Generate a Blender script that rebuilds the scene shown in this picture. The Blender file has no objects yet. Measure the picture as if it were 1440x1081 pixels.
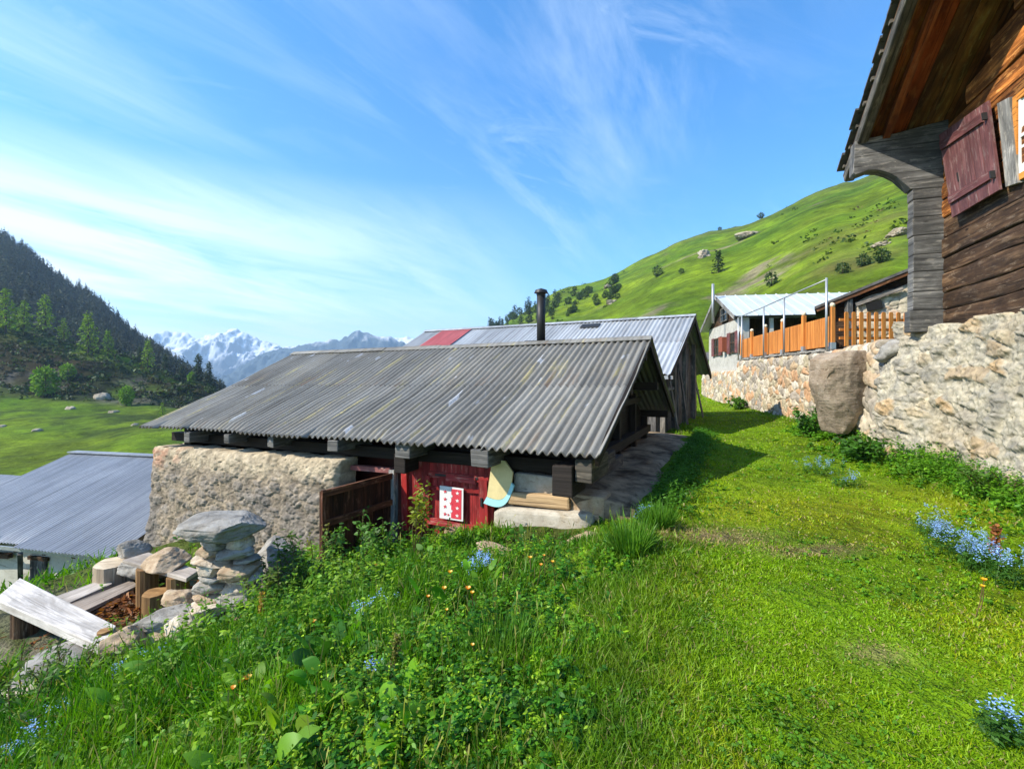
import bpy, bmesh, math, random
import numpy as np
from mathutils import Vector, Matrix
R = math.radians
random.seed(7); RNG = np.random.default_rng(11)
scene = bpy.context.scene
COL = scene.collection

# ------------------------------------------------------------------ camera model (pixels of the 1440x1081 photograph)
F, CX, HY, ZC = 671.0, 720.0, 527.0, 1.6
def at(x, y, Y): return np.array([(x-CX)/F*Y, Y, ZC+(HY-y)/F*Y])
def onz(x, y, z): return at(x, y, (z-ZC)/((HY-y)/F))
def onplane(x, y, p0, n):
    d = np.array([(x-CX)/F, 1.0, (HY-y)/F]); o = np.array([0, 0, ZC]); n = np.asarray(n, float)
    return o+d*(np.dot(np.asarray(p0, float)-o, n)/np.dot(d, n))

# ------------------------------------------------------------------ numpy noise
def _h(ix, iy, iz, s):
    n = (ix.astype(np.int64)*374761393+iy.astype(np.int64)*668265263+iz.astype(np.int64)*2147483647+s*1274126177) & 0xffffffff
    n = ((n ^ (n >> 13))*1274126177) & 0xffffffff
    n = ((n ^ (n >> 16))*2246822519) & 0xffffffff
    return ((n ^ (n >> 15)) & 0xffffff)/float(0xffffff)
def vnoise(p, s=0):
    p = np.asarray(p, float); i = np.floor(p).astype(np.int64); f = p-i; f = f*f*(3-2*f)
    out = 0
    for dx in (0, 1):
        for dy in (0, 1):
            for dz in (0, 1):
                w = (f[..., 0] if dx else 1-f[..., 0])*(f[..., 1] if dy else 1-f[..., 1])*(f[..., 2] if dz else 1-f[..., 2])
                out = out+w*_h(i[..., 0]+dx, i[..., 1]+dy, i[..., 2]+dz, s)
    return out*2-1
def fbm(p, o=4, s=0, g=.5):
    p = np.asarray(p, float); a = 1; t = 0; q = 0
    for k in range(o): t = t+a*vnoise(p*(2.03**k)+k*17.3, s+k); q += a; a *= g
    return t/q
def worley(p, s=0, jit=.9):
    p = np.asarray(p, float); i = np.floor(p).astype(np.int64)
    f1 = np.full(p.shape[:-1], 9.); f2 = f1.copy(); cid = np.zeros_like(f1)
    for dx in (-1, 0, 1):
        for dy in (-1, 0, 1):
            for dz in (-1, 0, 1):
                c = [i[..., 0]+dx, i[..., 1]+dy, i[..., 2]+dz]
                q = np.stack([c[k]+.5+jit*(_h(c[0], c[1], c[2], s+k)-.5) for k in range(3)], -1)
                d = np.linalg.norm(p-q, axis=-1); idn = _h(c[0], c[1], c[2], s+9)
                nb = d < f1
                f2 = np.where(nb, f1, np.minimum(f2, d)); cid = np.where(nb, idn, cid); f1 = np.where(nb, d, f1)
    return f1, f2, cid
def sst(a, b, x):
    t = np.clip((x-a)/(b-a), 0, 1); return t*t*(3-2*t)
def lerp(a, b, t): return a+(b-a)*t
def c8(r, g, b):
    f = lambda v: (v/255/12.92 if v/255 <= .04045 else ((v/255+.055)/1.055)**2.4)
    return (f(r), f(g), f(b))

# ------------------------------------------------------------------ tagging and linking
def tag(o, label=None, cat=None, group=None, kind=None):
    if label: o['label'] = label
    if cat: o['category'] = cat
    if group: o['group'] = group
    if kind: o['kind'] = kind
    return o
def empty(name, loc, label=None, cat=None, group=None):
    o = bpy.data.objects.new(name, None); COL.objects.link(o); o.location = loc; o.empty_display_size = .2
    return tag(o, label, cat, group)
def wloc(o):
    v = Vector((0, 0, 0))
    while o: v += o.location; o = o.parent
    return np.array(v)
def link_mesh(name, verts, faces, mat, parent=None, uv=None, col=None, smooth=False, origin='auto', fsize=None):
    """verts in world coordinates (Nx3), faces: list of tuples or int array (quads/tris); col: Nx3 per vertex; uv: Nx2 per vertex."""
    verts = np.asarray(verts, float).reshape(-1, 3)
    if origin == 'auto':
        lo, hi = verts.min(0), verts.max(0)
        org = (lo+hi)/2
        if parent is None: org[2] = lo[2]
    else: org = np.asarray(origin, float)
    me = bpy.data.meshes.new(name)
    if isinstance(faces, np.ndarray):
        nf, k = faces.shape
        me.vertices.add(len(verts)); me.vertices.foreach_set('co', (verts-org).astype(np.float32).ravel())
        me.loops.add(nf*k); me.loops.foreach_set('vertex_index', faces.astype(np.int32).ravel())
        me.polygons.add(nf); me.polygons.foreach_set('loop_start', (np.arange(nf)*k).astype(np.int32))
        me.polygons.foreach_set('loop_total', np.full(nf, k, np.int32))
        me.update(calc_edges=True)
    else:
        me.from_pydata([tuple(v) for v in (verts-org)], [], [tuple(f) for f in faces]); me.update()
    li = np.empty(len(me.loops), np.int32); me.loops.foreach_get('vertex_index', li)
    if uv is not None:
        uv = np.asarray(uv, float)
        L = me.uv_layers.new(name='UVMap')
        data = uv[li] if len(uv) == len(verts) else uv
        L.data.foreach_set('uv', data.astype(np.float32).ravel())
    if col is not None:
        a = me.attributes.new('col', 'FLOAT_COLOR', 'POINT')
        c = np.ones((len(verts), 4), np.float32); c[:, :3] = col
        a.data.foreach_set('color', c.ravel())
    if smooth: me.polygons.foreach_set('use_smooth', np.ones(len(me.polygons), bool))
    me.materials.append(mat)
    o = bpy.data.objects.new(name, me); COL.objects.link(o)
    if parent is not None:
        o.parent = parent; o.location = Vector(org-wloc(parent))
    else: o.location = Vector(org)
    return o

class MB:
    """collects shapes with per-loop UVs (u along the grain) and per-vertex colours, builds ONE mesh object"""
    def __init__(s): s.v = []; s.f = []; s.uv = []; s.c = []
    def poly(s, pts, uvs=None, col=(1, 1, 1)):
        b = len(s.v); s.v += [tuple(p) for p in pts]; s.f.append(tuple(range(b, b+len(pts)))); s.c += [col]*len(pts)
        s.uv += list(uvs) if uvs is not None else [(0, 0)]*len(pts)
    def hexa(s, c, col=(1, 1, 1), L=None, uo=None):
        """c: 8 corners; first axis 0->4.., order: (a0b0,a0b1,a0b2,a0b3) ring at start then ring at end"""
        c = [np.asarray(p, float) for p in c]
        uo = random.uniform(0, 50) if uo is None else uo; vo = random.uniform(0, 50)
        b = len(s.v); s.v += [tuple(p) for p in c]; s.c += [col]*8
        ln = np.linalg.norm(c[4]-c[0])
        per = 0
        for k in range(4):
            k2 = (k+1) % 4; w = np.linalg.norm(c[k2]-c[k])
            s.f.append((b+k, b+k2, b+4+k2, b+4+k)); s.uv += [(uo, vo+per), (uo, vo+per+w), (uo+ln, vo+per+w), (uo+ln, vo+per)]
            per += w
        w = np.linalg.norm(c[1]-c[0]); h = np.linalg.norm(c[3]-c[0])
        s.f.append((b+3, b+2, b+1, b)); s.uv += [(uo, vo+h), (uo+w*.3, vo+h), (uo+w*.3, vo), (uo, vo)]
        s.f.append((b+4, b+5, b+6, b+7)); s.uv += [(uo, vo), (uo+w*.3, vo), (uo+w*.3, vo+h), (uo, vo+h)]
    def beam(s, p0, p1, w, h, up=(0, 0, 1), col=(1, 1, 1), taper=1, jit=0):
        p0 = np.asarray(p0, float); p1 = np.asarray(p1, float); a = p1-p0; a = a/np.linalg.norm(a)
        up = np.asarray(up, float); sd = np.cross(a, up); sd /= np.linalg.norm(sd); u2 = np.cross(sd, a)
        j = lambda: (np.array([random.uniform(-1, 1) for _ in range(3)])*jit if jit else 0)
        r = [(-1, -1), (1, -1), (1, 1), (-1, 1)]
        s.hexa([p0+sd*x*w/2+u2*y*h/2+j() for x, y in r]+[p1+sd*x*w/2*taper+u2*y*h/2*taper+j() for x, y in r], col)
    def box(s, lo, hi, col=(1, 1, 1)):
        lo = np.asarray(lo, float); hi = np.asarray(hi, float); d = hi-lo; ax = int(np.argmax(d)); m = (lo+hi)/2
        p0 = m.copy(); p1 = m.copy(); p0[ax] = lo[ax]; p1[ax] = hi[ax]
        up = (0, 0, 1) if ax != 2 else (0, 1, 0)
        if ax == 0: s.beam(p0, p1, d[1], d[2], up, col)
        elif ax == 1: s.beam(p0, p1, d[0], d[2], up, col)
        else: s.beam(p0, p1, d[0], d[1], up, col)
    def tube(s, pts, r, n=8, col=(1, 1, 1), cap=True):
        pts = [np.asarray(p, float) for p in pts]; rs = r if hasattr(r, '__len__') else [r]*len(pts)
        b = len(s.v); N = len(pts); uo = random.uniform(0, 50); ln = 0
        for i, p in enumerate(pts):
            t = pts[min(i+1, N-1)]-pts[max(i-1, 0)]; t = t/(np.linalg.norm(t)+1e-9)
            ref = np.array([0, 0, 1.]) if abs(t[2]) < .9 else np.array([1., 0, 0])
            a = np.cross(t, ref); a /= np.linalg.norm(a); c = np.cross(t, a)
            for k in range(n):
                th = 2*math.pi*k/n; s.v.append(tuple(p+(a*math.cos(th)+c*math.sin(th))*rs[i])); s.c.append(col)
        acc = 0
        for i in range(N-1):
            dl = np.linalg.norm(pts[i+1]-pts[i])
            for k in range(n):
                k2 = (k+1) % n; q = 2*math.pi*rs[i]/n
                s.f.append((b+i*n+k, b+i*n+k2, b+(i+1)*n+k2, b+(i+1)*n+k))
                s.uv += [(uo+acc, k*q), (uo+acc, (k+1)*q), (uo+acc+dl, (k+1)*q), (uo+acc+dl, k*q)]
            acc += dl
        if cap:
            s.f.append(tuple(b+k for k in range(n))[::-1]); s.uv += [(0, 0)]*n
            s.f.append(tuple(b+(N-1)*n+k for k in range(n))); s.uv += [(0, 0)]*n
    def prism(s, pts, ext, col=(1, 1, 1), ua=None, va=None):
        """polygon pts (planar) extruded by vector ext"""
        pts = [np.asarray(p, float) for p in pts]; ext = np.asarray(ext, float); n = len(pts); b = len(s.v)
        ua = np.asarray(ua if ua is not None else pts[1]-pts[0], float); ua = ua/np.linalg.norm(ua)
        nn = ext/np.linalg.norm(ext); va = np.cross(nn, ua)
        s.v += [tuple(p) for p in pts]+[tuple(p+ext) for p in pts]; s.c += [col]*(2*n)
        uv = lambda p: (float(np.dot(p, ua)), float(np.dot(p, va)))
        s.f.append(tuple(range(b, b+n))[::-1]); s.uv += [uv(p) for p in pts][::-1]
        s.f.append(tuple(range(b+n, b+2*n))); s.uv += [uv(p) for p in pts]
        L = np.linalg.norm(ext); acc = 0
        for k in range(n):
            k2 = (k+1) % n; e = np.linalg.norm(pts[k2]-pts[k])
            s.f.append((b+k, b+k2, b+n+k2, b+n+k)); s.uv += [(acc, 0), (acc+e, 0), (acc+e, L), (acc, L)]; acc += e
    def add(s, V, Fc, uv=None, col=(1, 1, 1)):
        b = len(s.v); s.v += [tuple(p) for p in V]
        col = np.asarray(col, float); s.c += ([tuple(col)]*len(V) if col.ndim == 1 else [tuple(c) for c in col])
        for f in Fc:
            s.f.append(tuple(int(i)+b for i in f)); s.uv += [tuple(uv[int(i)]) if uv is not None else (0, 0) for i in f]
    def build(s, name, mat, parent=None, smooth=False, bevel=0, origin='auto'):
        o = link_mesh(name, s.v, s.f, mat, parent, uv=np.array(s.uv), col=np.array(s.c), smooth=smooth, origin=origin)
        bm = bmesh.new(); bm.from_mesh(o.data); bmesh.ops.recalc_face_normals(bm, faces=bm.faces[:]); bm.to_mesh(o.data); bm.free()
        if bevel:
            m = o.modifiers.new('bevel', 'BEVEL'); m.width = bevel; m.segments = 2; m.limit_method = 'ANGLE'
        return o
def gridfaces(n, m, off=0):
    i = np.arange(n-1)[:, None]*m+np.arange(m-1)[None, :]
    return (np.stack([i, i+1, i+m+1, i+m], -1).reshape(-1, 4)+off).astype(np.int32)
_ico = {}
def ico(sub):
    if sub not in _ico:
        bm = bmesh.new(); bmesh.ops.create_icosphere(bm, subdivisions=sub, radius=1)
        _ico[sub] = (np.array([v.co[:] for v in bm.verts]), [tuple(v.index for v in f.verts) for f in bm.faces]); bm.free()
    return _ico[sub]
A3 = lambda *a: np.array(a, float)
def rock_verts(size, seed, sub=3, planes=9, rough=.06, boxy=.62, rotz=0.):
    V, Fc = ico(sub); V = V.copy(); r = np.random.default_rng(seed); V = np.sign(V)*np.abs(V)**boxy; V /= np.abs(V).max(); V *= 1.0
    for k in range(planes):
        n = r.normal(size=3); n /= np.linalg.norm(n); off = r.uniform(.68, 1.0)
        d = V@n-off; V -= np.maximum(d, 0)[:, None]*n
    V *= (1+rough*fbm(V*2.2+seed*3.1, 4, seed)[:, None]*2+rough*.9*fbm(V*A3(1.6, 1.6, 7.5)+seed, 4, seed+2)[:, None]+rough*.5*fbm(V*9+seed, 3, seed+3)[:, None])
    V = V*np.asarray(size, float)
    c, s = math.cos(rotz), math.sin(rotz)
    return V@np.array([[c, s, 0], [-s, c, 0], [0, 0, 1]]), Fc
def rock(name, cen, size, seed, mat, parent=None, rotz=0., tilt=(0, 0), sub=3, planes=9, rough=.06, boxy=.62):
    V, Fc = rock_verts(size, seed, sub, planes, rough, boxy, rotz=rotz)
    M = np.array(Matrix.Rotation(tilt[0], 3, 'X')@Matrix.Rotation(tilt[1], 3, 'Y'))
    V = V@M.T+np.asarray(cen, float)
    return link_mesh(name, V, np.array(Fc, np.int32), mat, parent, smooth=False)

# ------------------------------------------------------------------ vectorised leaves and blades
def leaves(pos, dr, nrm, L, W, col, rows=((0, .15), (.3, 1), (.65, .8), (1, .04)), droop=0., cvar=.18, seed=0, fold=0.):
    """each leaf: strip of quads from pos along dr; returns verts, faces, cols"""
    n = len(pos); k = len(rows); rg = np.random.default_rng(seed)
    dr = dr/(np.linalg.norm(dr, axis=1, keepdims=True)+1e-9)
    sd = np.cross(dr, nrm); sd /= (np.linalg.norm(sd, axis=1, keepdims=True)+1e-9)
    up = np.cross(sd, dr)
    L = np.broadcast_to(L, (n,)); W = np.broadcast_to(W, (n,)); dp = np.broadcast_to(droop, (n,))
    V = np.empty((n, k, 2, 3))
    for i, (t, w) in enumerate(rows):
        c = pos+dr*(L*t)[:, None]-np.array([0, 0, 1.])*(dp*L*t*t)[:, None]
        V[:, i, 0] = c-sd*(W*w*.5)[:, None]+up*(W*w*.5*fold)[:, None]
        V[:, i, 1] = c+sd*(W*w*.5)[:, None]+up*(W*w*.5*fold)[:, None]
    fc = []
    for i in range(k-1): fc.append([2*i, 2*i+1, 2*i+3, 2*i+2])
    fc = np.array(fc)[None]+(np.arange(n)*2*k)[:, None, None]
    col = np.broadcast_to(col, (n, 3))*(1+cvar*rg.normal(size=(n, 1)))
    col = np.clip(col, .002, 1)
    return V.reshape(-1, 3), fc.reshape(-1, 4).astype(np.int32), np.repeat(col, 2*k, axis=0)
def merge(parts):
    V = []; Fc = []; C = []; o = 0
    for v, f, c in parts: V.append(v); Fc.append(f+o); C.append(c); o += len(v)
    return np.concatenate(V), np.concatenate(Fc), np.concatenate(C)
def rdir(n, rg, elev=(.2, 1.2)):
    a = rg.uniform(0, 2*math.pi, n); e = rg.uniform(elev[0], elev[1], n)
    return np.stack([np.cos(a)*np.cos(e), np.sin(a)*np.cos(e), np.sin(e)], -1)

# ------------------------------------------------------------------ materials
class NT:
    def __init__(s, name):
        s.m = bpy.data.materials.new(name); s.m.use_nodes = True; s.t = s.m.node_tree; s.t.nodes.clear()
        s.out = s.n('ShaderNodeOutputMaterial'); s.b = s.n('ShaderNodeBsdfPrincipled'); s.l(s.b.outputs[0], s.out.inputs[0])
        s.tc = s.n('ShaderNodeTexCoord')
    def n(s, t, **k):
        x = s.t.nodes.new(t)
        for a, v in k.items(): setattr(x, a, v)
        return x
    def l(s, a, b): s.t.links.new(a, b)
    def set(s, sock, v):
        if hasattr(v, 'links') or isinstance(v, bpy.types.NodeSocket): s.l(v, sock)
        elif isinstance(v, (tuple, list)) and len(v) == 3 and sock.type == 'RGBA': sock.default_value = (*v, 1)
        else: sock.default_value = v
    def vec(s, kind='Object', scale=(1, 1, 1), rot=(0, 0, 0)):
        mp = s.n('ShaderNodeMapping'); s.l(s.tc.outputs[kind], mp.inputs[0]); mp.inputs['Scale'].default_value = scale; mp.inputs['Rotation'].default_value = rot
        return mp.outputs[0]
    def wpos(s, scale=(1, 1, 1)):
        g = s.n('ShaderNodeNewGeometry'); mp = s.n('ShaderNodeMapping'); s.l(g.outputs['Position'], mp.inputs[0]); mp.inputs['Scale'].default_value = scale
        return mp.outputs[0]
    def noise(s, v, scale=5, det=6, rough=.6, dist=0.):
        x = s.n('ShaderNodeTexNoise'); s.l(v, x.inputs['Vector']); x.inputs['Scale'].default_value = scale
        x.inputs['Detail'].default_value = det; x.inputs['Roughness'].default_value = rough; x.inputs['Distortion'].default_value = dist
        return x.outputs[0]
    def vor(s, v, scale=5, feat='F1', out=0):
        x = s.n('ShaderNodeTexVoronoi', feature=feat); s.l(v, x.inputs['Vector']); x.inputs['Scale'].default_value = scale
        return x.outputs[out]
    def ramp(s, f, stops):
        x = s.n('ShaderNodeValToRGB'); s.l(f, x.inputs[0]); e = x.color_ramp.elements
        while len(e) < len(stops): e.new(.5)
        for i, (p, c) in enumerate(stops):
            e[i].position = p; e[i].color = (c, c, c, 1) if not isinstance(c, tuple) else (*c, 1)
        return x.outputs[0]
    def mix(s, f, a, b, bt='MIX'):
        x = s.n('ShaderNodeMix', data_type='RGBA', blend_type=bt); s.set(x.inputs[0], f); s.set(x.inputs[6], a); s.set(x.inputs[7], b)
        return x.outputs[2]
    def math(s, op, a, b=0.):
        x = s.n('ShaderNodeMath', operation=op); s.set(x.inputs[0], a); s.set(x.inputs[1], b); return x.outputs[0]
    def attr(s, name='col'):
        x = s.n('ShaderNodeAttribute'); x.attribute_name = name; return x
    def bump(s, h, st=.5, dist=.02, nrm=None):
        x = s.n('ShaderNodeBump'); s.l(h, x.inputs['Height']); x.inputs['Strength'].default_value = st; x.inputs['Distance'].default_value = dist
        if nrm is not None: s.l(nrm, x.inputs['Normal'])
        return x.outputs[0]
    def fin(s, col, rough=.8, nrm=None, metal=0., spec=.3):
        s.set(s.b.inputs['Base Color'], col); s.set(s.b.inputs['Roughness'], rough); s.set(s.b.inputs['Metallic'], metal)
        s.b.inputs['Specular IOR Level'].default_value = spec
        if nrm is not None: s.l(nrm, s.b.inputs['Normal'])
        return s.m

def wood(name, dark, mid, light, rough=.75, bump=.5, vcol=True, knots=True, grain=(1.2, 26), wear=None):
    t = NT(name); v = t.vec('UV', (grain[0], grain[1], 1)); a = t.noise(v, 1.0, 8, .65, .6)
    v2 = t.vec('UV', (.8, 3, 1)); b = t.noise(v2, 1.3, 5, .6, .3)
    c = t.ramp(a, [(.3, dark), (.52, mid), (.75, light)])
    c = t.mix(t.ramp(b, [(.35, 0.), (.7, .65)]), c, dark)
    v3 = t.vec('UV', (1.0, 60, 1)); cr = t.noise(v3, .7, 3, .5, .8); crk = t.ramp(cr, [(.60, 0.), (.68, 1.)])
    c = t.mix(t.math('MULTIPLY', crk, .75), c, (dark[0]*.3, dark[1]*.3, dark[2]*.3))
    h = t.math('SUBTRACT', a, t.math('MULTIPLY', crk, .8))
    if knots:
        kv = t.vor(t.vec('UV', (1.6, 5, 1)), 1.0); k = t.ramp(kv, [(.04, 1.), (.1, 0.)]); c = t.mix(k, c, (dark[0]*.5, dark[1]*.45, dark[2]*.4))
    if wear:
        wn = t.noise(t.vec('UV', (2.2, 9, 1)), 1.6, 7, .7, .4); c = t.mix(t.ramp(wn, [(.54, 0.), (.63, .7)]), c, wear)
        dn = t.noise(t.vec('UV', (1.1, 2.2, 1)), 1.1, 6, .65, .4); c = t.mix(t.ramp(dn, [(.42, .6), (.58, 0.)]), c, (dark[0]*.5, dark[1]*.5, dark[2]*.5))
    if vcol: c = t.mix(1., c, t.attr().outputs[0], 'MULTIPLY')
    return t.fin(c, rough, t.bump(h, bump, .012), spec=.25)

def stonemat(name, c1, c2, c3, scale=6., bump=.8, lichen=None, dist=.02):
    t = NT(name); v = t.vec('Object'); a = t.noise(v, scale, 10, .65, .3); b = t.noise(v, scale*.3, 4, .5)
    c = t.mix(t.ramp(b, [(.35, 0.), (.65, 1.)]), t.ramp(a, [(.36, c1), (.62, c2)]), t.ramp(a, [(.36, c3), (.62, c2)]))
    ly = t.noise(t.vec('Object', (1, 1, 4.5)), scale*1.3, 6, .6, .6); c = t.mix(t.ramp(ly, [(.30, .75), (.42, 0.)]), c, (c1[0]*.35, c1[1]*.33, c1[2]*.3))
    sp = t.noise(v, scale*7, 5, .75); c = t.mix(t.ramp(sp, [(.56, 0.), (.70, .55)]), c, (c1[0]*.5, c1[1]*.48, c1[2]*.44))
    if lichen:
        k = t.noise(v, scale*2.5, 6, .7); c = t.mix(t.ramp(k, [(.58, 0.), (.66, .7)]), c, lichen)
    h = t.math('ADD', t.math('ADD', a, t.math('MULTIPLY', ly, .7)), t.math('MULTIPLY', t.noise(v, scale*6, 6, .7), .4))
    return t.fin(c, .9, t.bump(h, bump, dist), spec=.2)

def vcolstone(name, scale=10., bump=.8, dist=.018, var=.62):
    t = NT(name); v = t.vec('Object'); a = t.noise(v, scale, 10, .7, .2); b = t.noise(v, scale*7, 5, .7)
    c = t.mix(1., t.attr().outputs[0], t.ramp(a, [(.25, 1-var), (.7, 1+var*.35)]), 'MULTIPLY')
    c = t.mix(t.ramp(b, [(.62, 0.), (.75, .4)]), c, (.06, .055, .045))
    h = t.math('ADD', a, t.math('MULTIPLY', b, .35))
    return t.fin(c, .92, t.bump(h, bump, dist), spec=.2)

def roofmetal(name, c1, c2, dirt, lichen=None, white=None, metal=.25, rough=.5, streak=(9, .5), seam=None, warm=None, sheet=None):
    t = NT(name); v = t.vec('UV', (streak[0], streak[1], 1)); a = t.noise(v, 1.0, 8, .65, .1)
    b = t.noise(t.vec('UV', (1, 1, 1)), .55, 6, .6); f = t.noise(t.vec('UV'), 14, 6, .75)
    c = t.mix(t.ramp(b, [(.35, 0.), (.65, 1.)]), c1, c2)
    c = t.mix(t.ramp(a, [(.45, 0.), (.66, .8)]), c, dirt)
    if warm: c = t.mix(t.ramp(t.noise(t.vec('UV', (1.6, .25, 1)), 1., 4, .6), [(.5, 0.), (.68, .6)]), c, warm)
    c = t.mix(t.ramp(f, [(.5, 0.), (.75, .45)]), c, dirt)
    if lichen:
        k = t.noise(t.vec('UV', (4.2, .35, 1)), 1.6, 5, .6); kk = t.ramp(k, [(.58, 0.), (.66, .8)])
        c = t.mix(t.math('MULTIPLY', kk, t.ramp(f, [(.4, .2), (.6, 1.)])), c, lichen)
    if white:
        k = t.noise(t.vec('UV', (5.0, 1.1, 1)), .9, 3, .6, .2); kk = t.ramp(k, [(.655, 0.), (.68, .8)]); c = t.mix(t.math('MULTIPLY', kk, t.ramp(f, [(.35, .3), (.6, 1.)])), c, white)
    if sheet:
        sp_ = t.n('ShaderNodeSeparateXYZ'); t.l(t.tc.outputs['UV'], sp_.inputs[0]); wnz = t.n('ShaderNodeTexWhiteNoise', noise_dimensions='2D'); cbn = t.n('ShaderNodeCombineXYZ'); su = t.math('DIVIDE', sp_.outputs[0], sheet[0]); sv_ = t.math('DIVIDE', sp_.outputs[1], sheet[1])
        t.l(t.math('FLOOR', su), cbn.inputs[0]); t.l(t.math('FLOOR', sv_), cbn.inputs[1]); t.l(cbn.outputs[0], wnz.inputs[0]); c = t.mix(1., c, t.ramp(wnz.outputs[0], [(0., .80), (1., 1.18)]), 'MULTIPLY')
        c = t.mix(t.ramp(t.math('FRACT', sv_), [(0., .6), (.018, 0.)]), c, (.04, .036, .03)); rn = t.noise(t.vec('UV', (7, .5, 1)), 1.3, 5, .65); c = t.mix(t.math('MULTIPLY', t.ramp(rn, [(.56, 0.), (.66, .6)]), t.ramp(t.math('FRACT', sv_), [(0., 1.), (.5, .15)])), c, (.20, .115, .06))
    if seam:
        w = t.n('ShaderNodeSeparateXYZ'); t.l(t.tc.outputs['UV'], w.inputs[0])
        y = t.math('FRACT', t.math('DIVIDE', w.outputs[1], seam)); c = t.mix(t.ramp(y, [(0., .55), (.02, 0.)]), c, (.03, .03, .028))
    r = t.ramp(f, [(.3, rough-.08), (.7, rough+.2)])
    return t.fin(c, r, t.bump(f, .25, .004), metal=metal, spec=.4)

def leafmat(name, trans=.45, rough=.55, gloss=.025, tint=(1.15, 1.25, .45)):
    t = NT(name); a = t.attr().outputs[0]
    v = t.noise(t.wpos(), 3.0, 3, .6); c = t.mix(1., a, t.ramp(v, [(.3, .78), (.7, 1.2)]), 'MULTIPLY')
    d = t.n('ShaderNodeBsdfDiffuse'); t.l(c, d.inputs[0])
    tr = t.n('ShaderNodeBsdfTranslucent'); t.l(t.mix(1., c, tint, 'MULTIPLY'), tr.inputs[0])
    m = t.n('ShaderNodeMixShader'); m.inputs[0].default_value = trans; t.l(d.outputs[0], m.inputs[1]); t.l(tr.outputs[0], m.inputs[2])
    g = t.n('ShaderNodeBsdfGlossy'); g.inputs['Roughness'].default_value = rough; g.inputs[0].default_value = (.8, .9, .8, 1)
    m2 = t.n('ShaderNodeMixShader'); m2.inputs[0].default_value = gloss; t.l(m.outputs[0], m2.inputs[1]); t.l(g.outputs[0], m2.inputs[2])
    t.l(m2.outputs[0], t.out.inputs[0]); return t.m
def plain(name, c, rough=.6, metal=0., var=.25, scale=8, bump=.2):
    t = NT(name); v = t.vec('Object'); a = t.noise(v, scale, 6, .65)
    col = t.mix(t.ramp(a, [(.35, var), (.7, 0.)]), c, (c[0]*.45, c[1]*.43, c[2]*.4))
    return t.fin(col, rough, t.bump(a, bump, .004), metal=metal)

M = {}
M['hut_roof'] = roofmetal('weathered_corrugated', (.185, .178, .158), (.265, .255, .228), (.085, .079, .066), lichen=(.42, .36, .15), white=(.50, .53, .58), metal=.12, rough=.6, seam=None, streak=(8.5, .35), warm=(.24, .215, .17), sheet=(.83, 2.02))
M['barn_roof'] = roofmetal('pale_corrugated', (.33, .35, .37), (.42, .44, .46), (.20, .205, .21), metal=.2, rough=.5, streak=(6, .4), sheet=(.9, 2.25))
M['blue_roof'] = roofmetal('bluegrey_corrugated', (.25, .268, .295), (.345, .362, .39), (.15, .163, .185), metal=.25, rough=.45, streak=(8, .3))
M['white_roof'] = roofmetal('white_standing_seam', (.47, .51, .51), (.54, .58, .58), (.36, .39, .40), metal=.05, rough=.4, streak=(5, .3))
M['red_sheet'] = roofmetal('red_sheet', (.36, .07, .075), (.44, .12, .12), (.22, .06, .06), metal=0, rough=.45)
M['old_red'] = wood('old_red_paint', (.18, .014, .014), (.36, .026, .026), (.46, .06, .05), rough=.6, bump=.35, knots=False, grain=(1, 18), wear=(.50, .20, .16))
M['maroon'] = wood('maroon_paint', (.085, .03, .03), (.155, .062, .06), (.24, .12, .11), rough=.65, bump=.35, knots=False, grain=(1, 14), wear=(.26, .20, .18))
M['dark_wood'] = wood('dark_timber', (.012, .009, .007), (.035, .026, .02), (.07, .055, .042))
M['brown_wood'] = wood('brown_timber', (.022, .012, .007), (.105, .058, .030), (.32, .20, .11), bump=.8, grain=(.9, 13), wear=(.27, .20, .14))
M['grey_wood'] = wood('grey_timber', (.055, .053, .051), (.18, .175, .168), (.38, .365, .35), bump=.8, grain=(1.1, 14), wear=(.36, .33, .29))
M['log_wood'] = wood('log_bark', (.10, .05, .02), (.26, .15, .06), (.45, .3, .14))
M['warm_wood'] = wood('warm_soffit', (.09, .04, .016), (.42, .19, .065), (.66, .42, .18), grain=(.8, 10), wear=(.40, .31, .17), bump=.7)
M['white_wood'] = wood('bleached_plank', (.34, .31, .28), (.56, .53, .50), (.72, .70, .67), knots=False, grain=(1.2, 16), wear=(.40, .36, .31))
M['pale_wood'] = wood('pale_plank', (.20, .15, .10), (.40, .33, .24), (.58, .50, .38))
M['fence_wood'] = wood('orange_larch', (.40, .13, .025), (.62, .235, .05), (.74, .32, .08), bump=.2, grain=(1, 14))
M['orange_frame'] = wood('orange_frame', (.45, .16, .03), (.66, .27, .05), (.78, .36, .09), bump=.15, knots=False)
M['steel'] = plain('galvanised_pole', (.42, .44, .45), .45, .6)
M['black_metal'] = plain('sooty_metal', (.035, .035, .037), .5, .4)
M['slate'] = stonemat('slate', (.05, .05, .052), (.12, .115, .115), (.07, .062, .055), 5)
M['concrete'] = stonemat('old_concrete', (.28, .25, .20), (.46, .42, .35), (.36, .30, .22), 5, .6, dist=.015)
M['slab_con'] = stonemat('ledge_concrete', (.05, .032, .018), (.40, .30, .19), (.09, .052, .028), 1.9, .8, dist=.012)
M['plaster'] = stonemat('grey_plaster', (.34, .33, .30), (.46, .45, .41), (.38, .37, .34), 3, .3, dist=.008)
M['creamplaster'] = stonemat('cream_plaster', (.40, .38, .31), (.52, .50, .42), (.45, .43, .36), 3, .3, dist=.008)
M['grey_stone'] = stonemat('grey_gneiss', (.15, .142, .13), (.34, .325, .295), (.25, .22, .175), 5, 1., dist=.02)
M['white_stone'] = stonemat('pale_stone', (.34, .29, .225), (.58, .51, .42), (.44, .34, .23), 6, 1., lichen=(.2, .17, .12))
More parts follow.
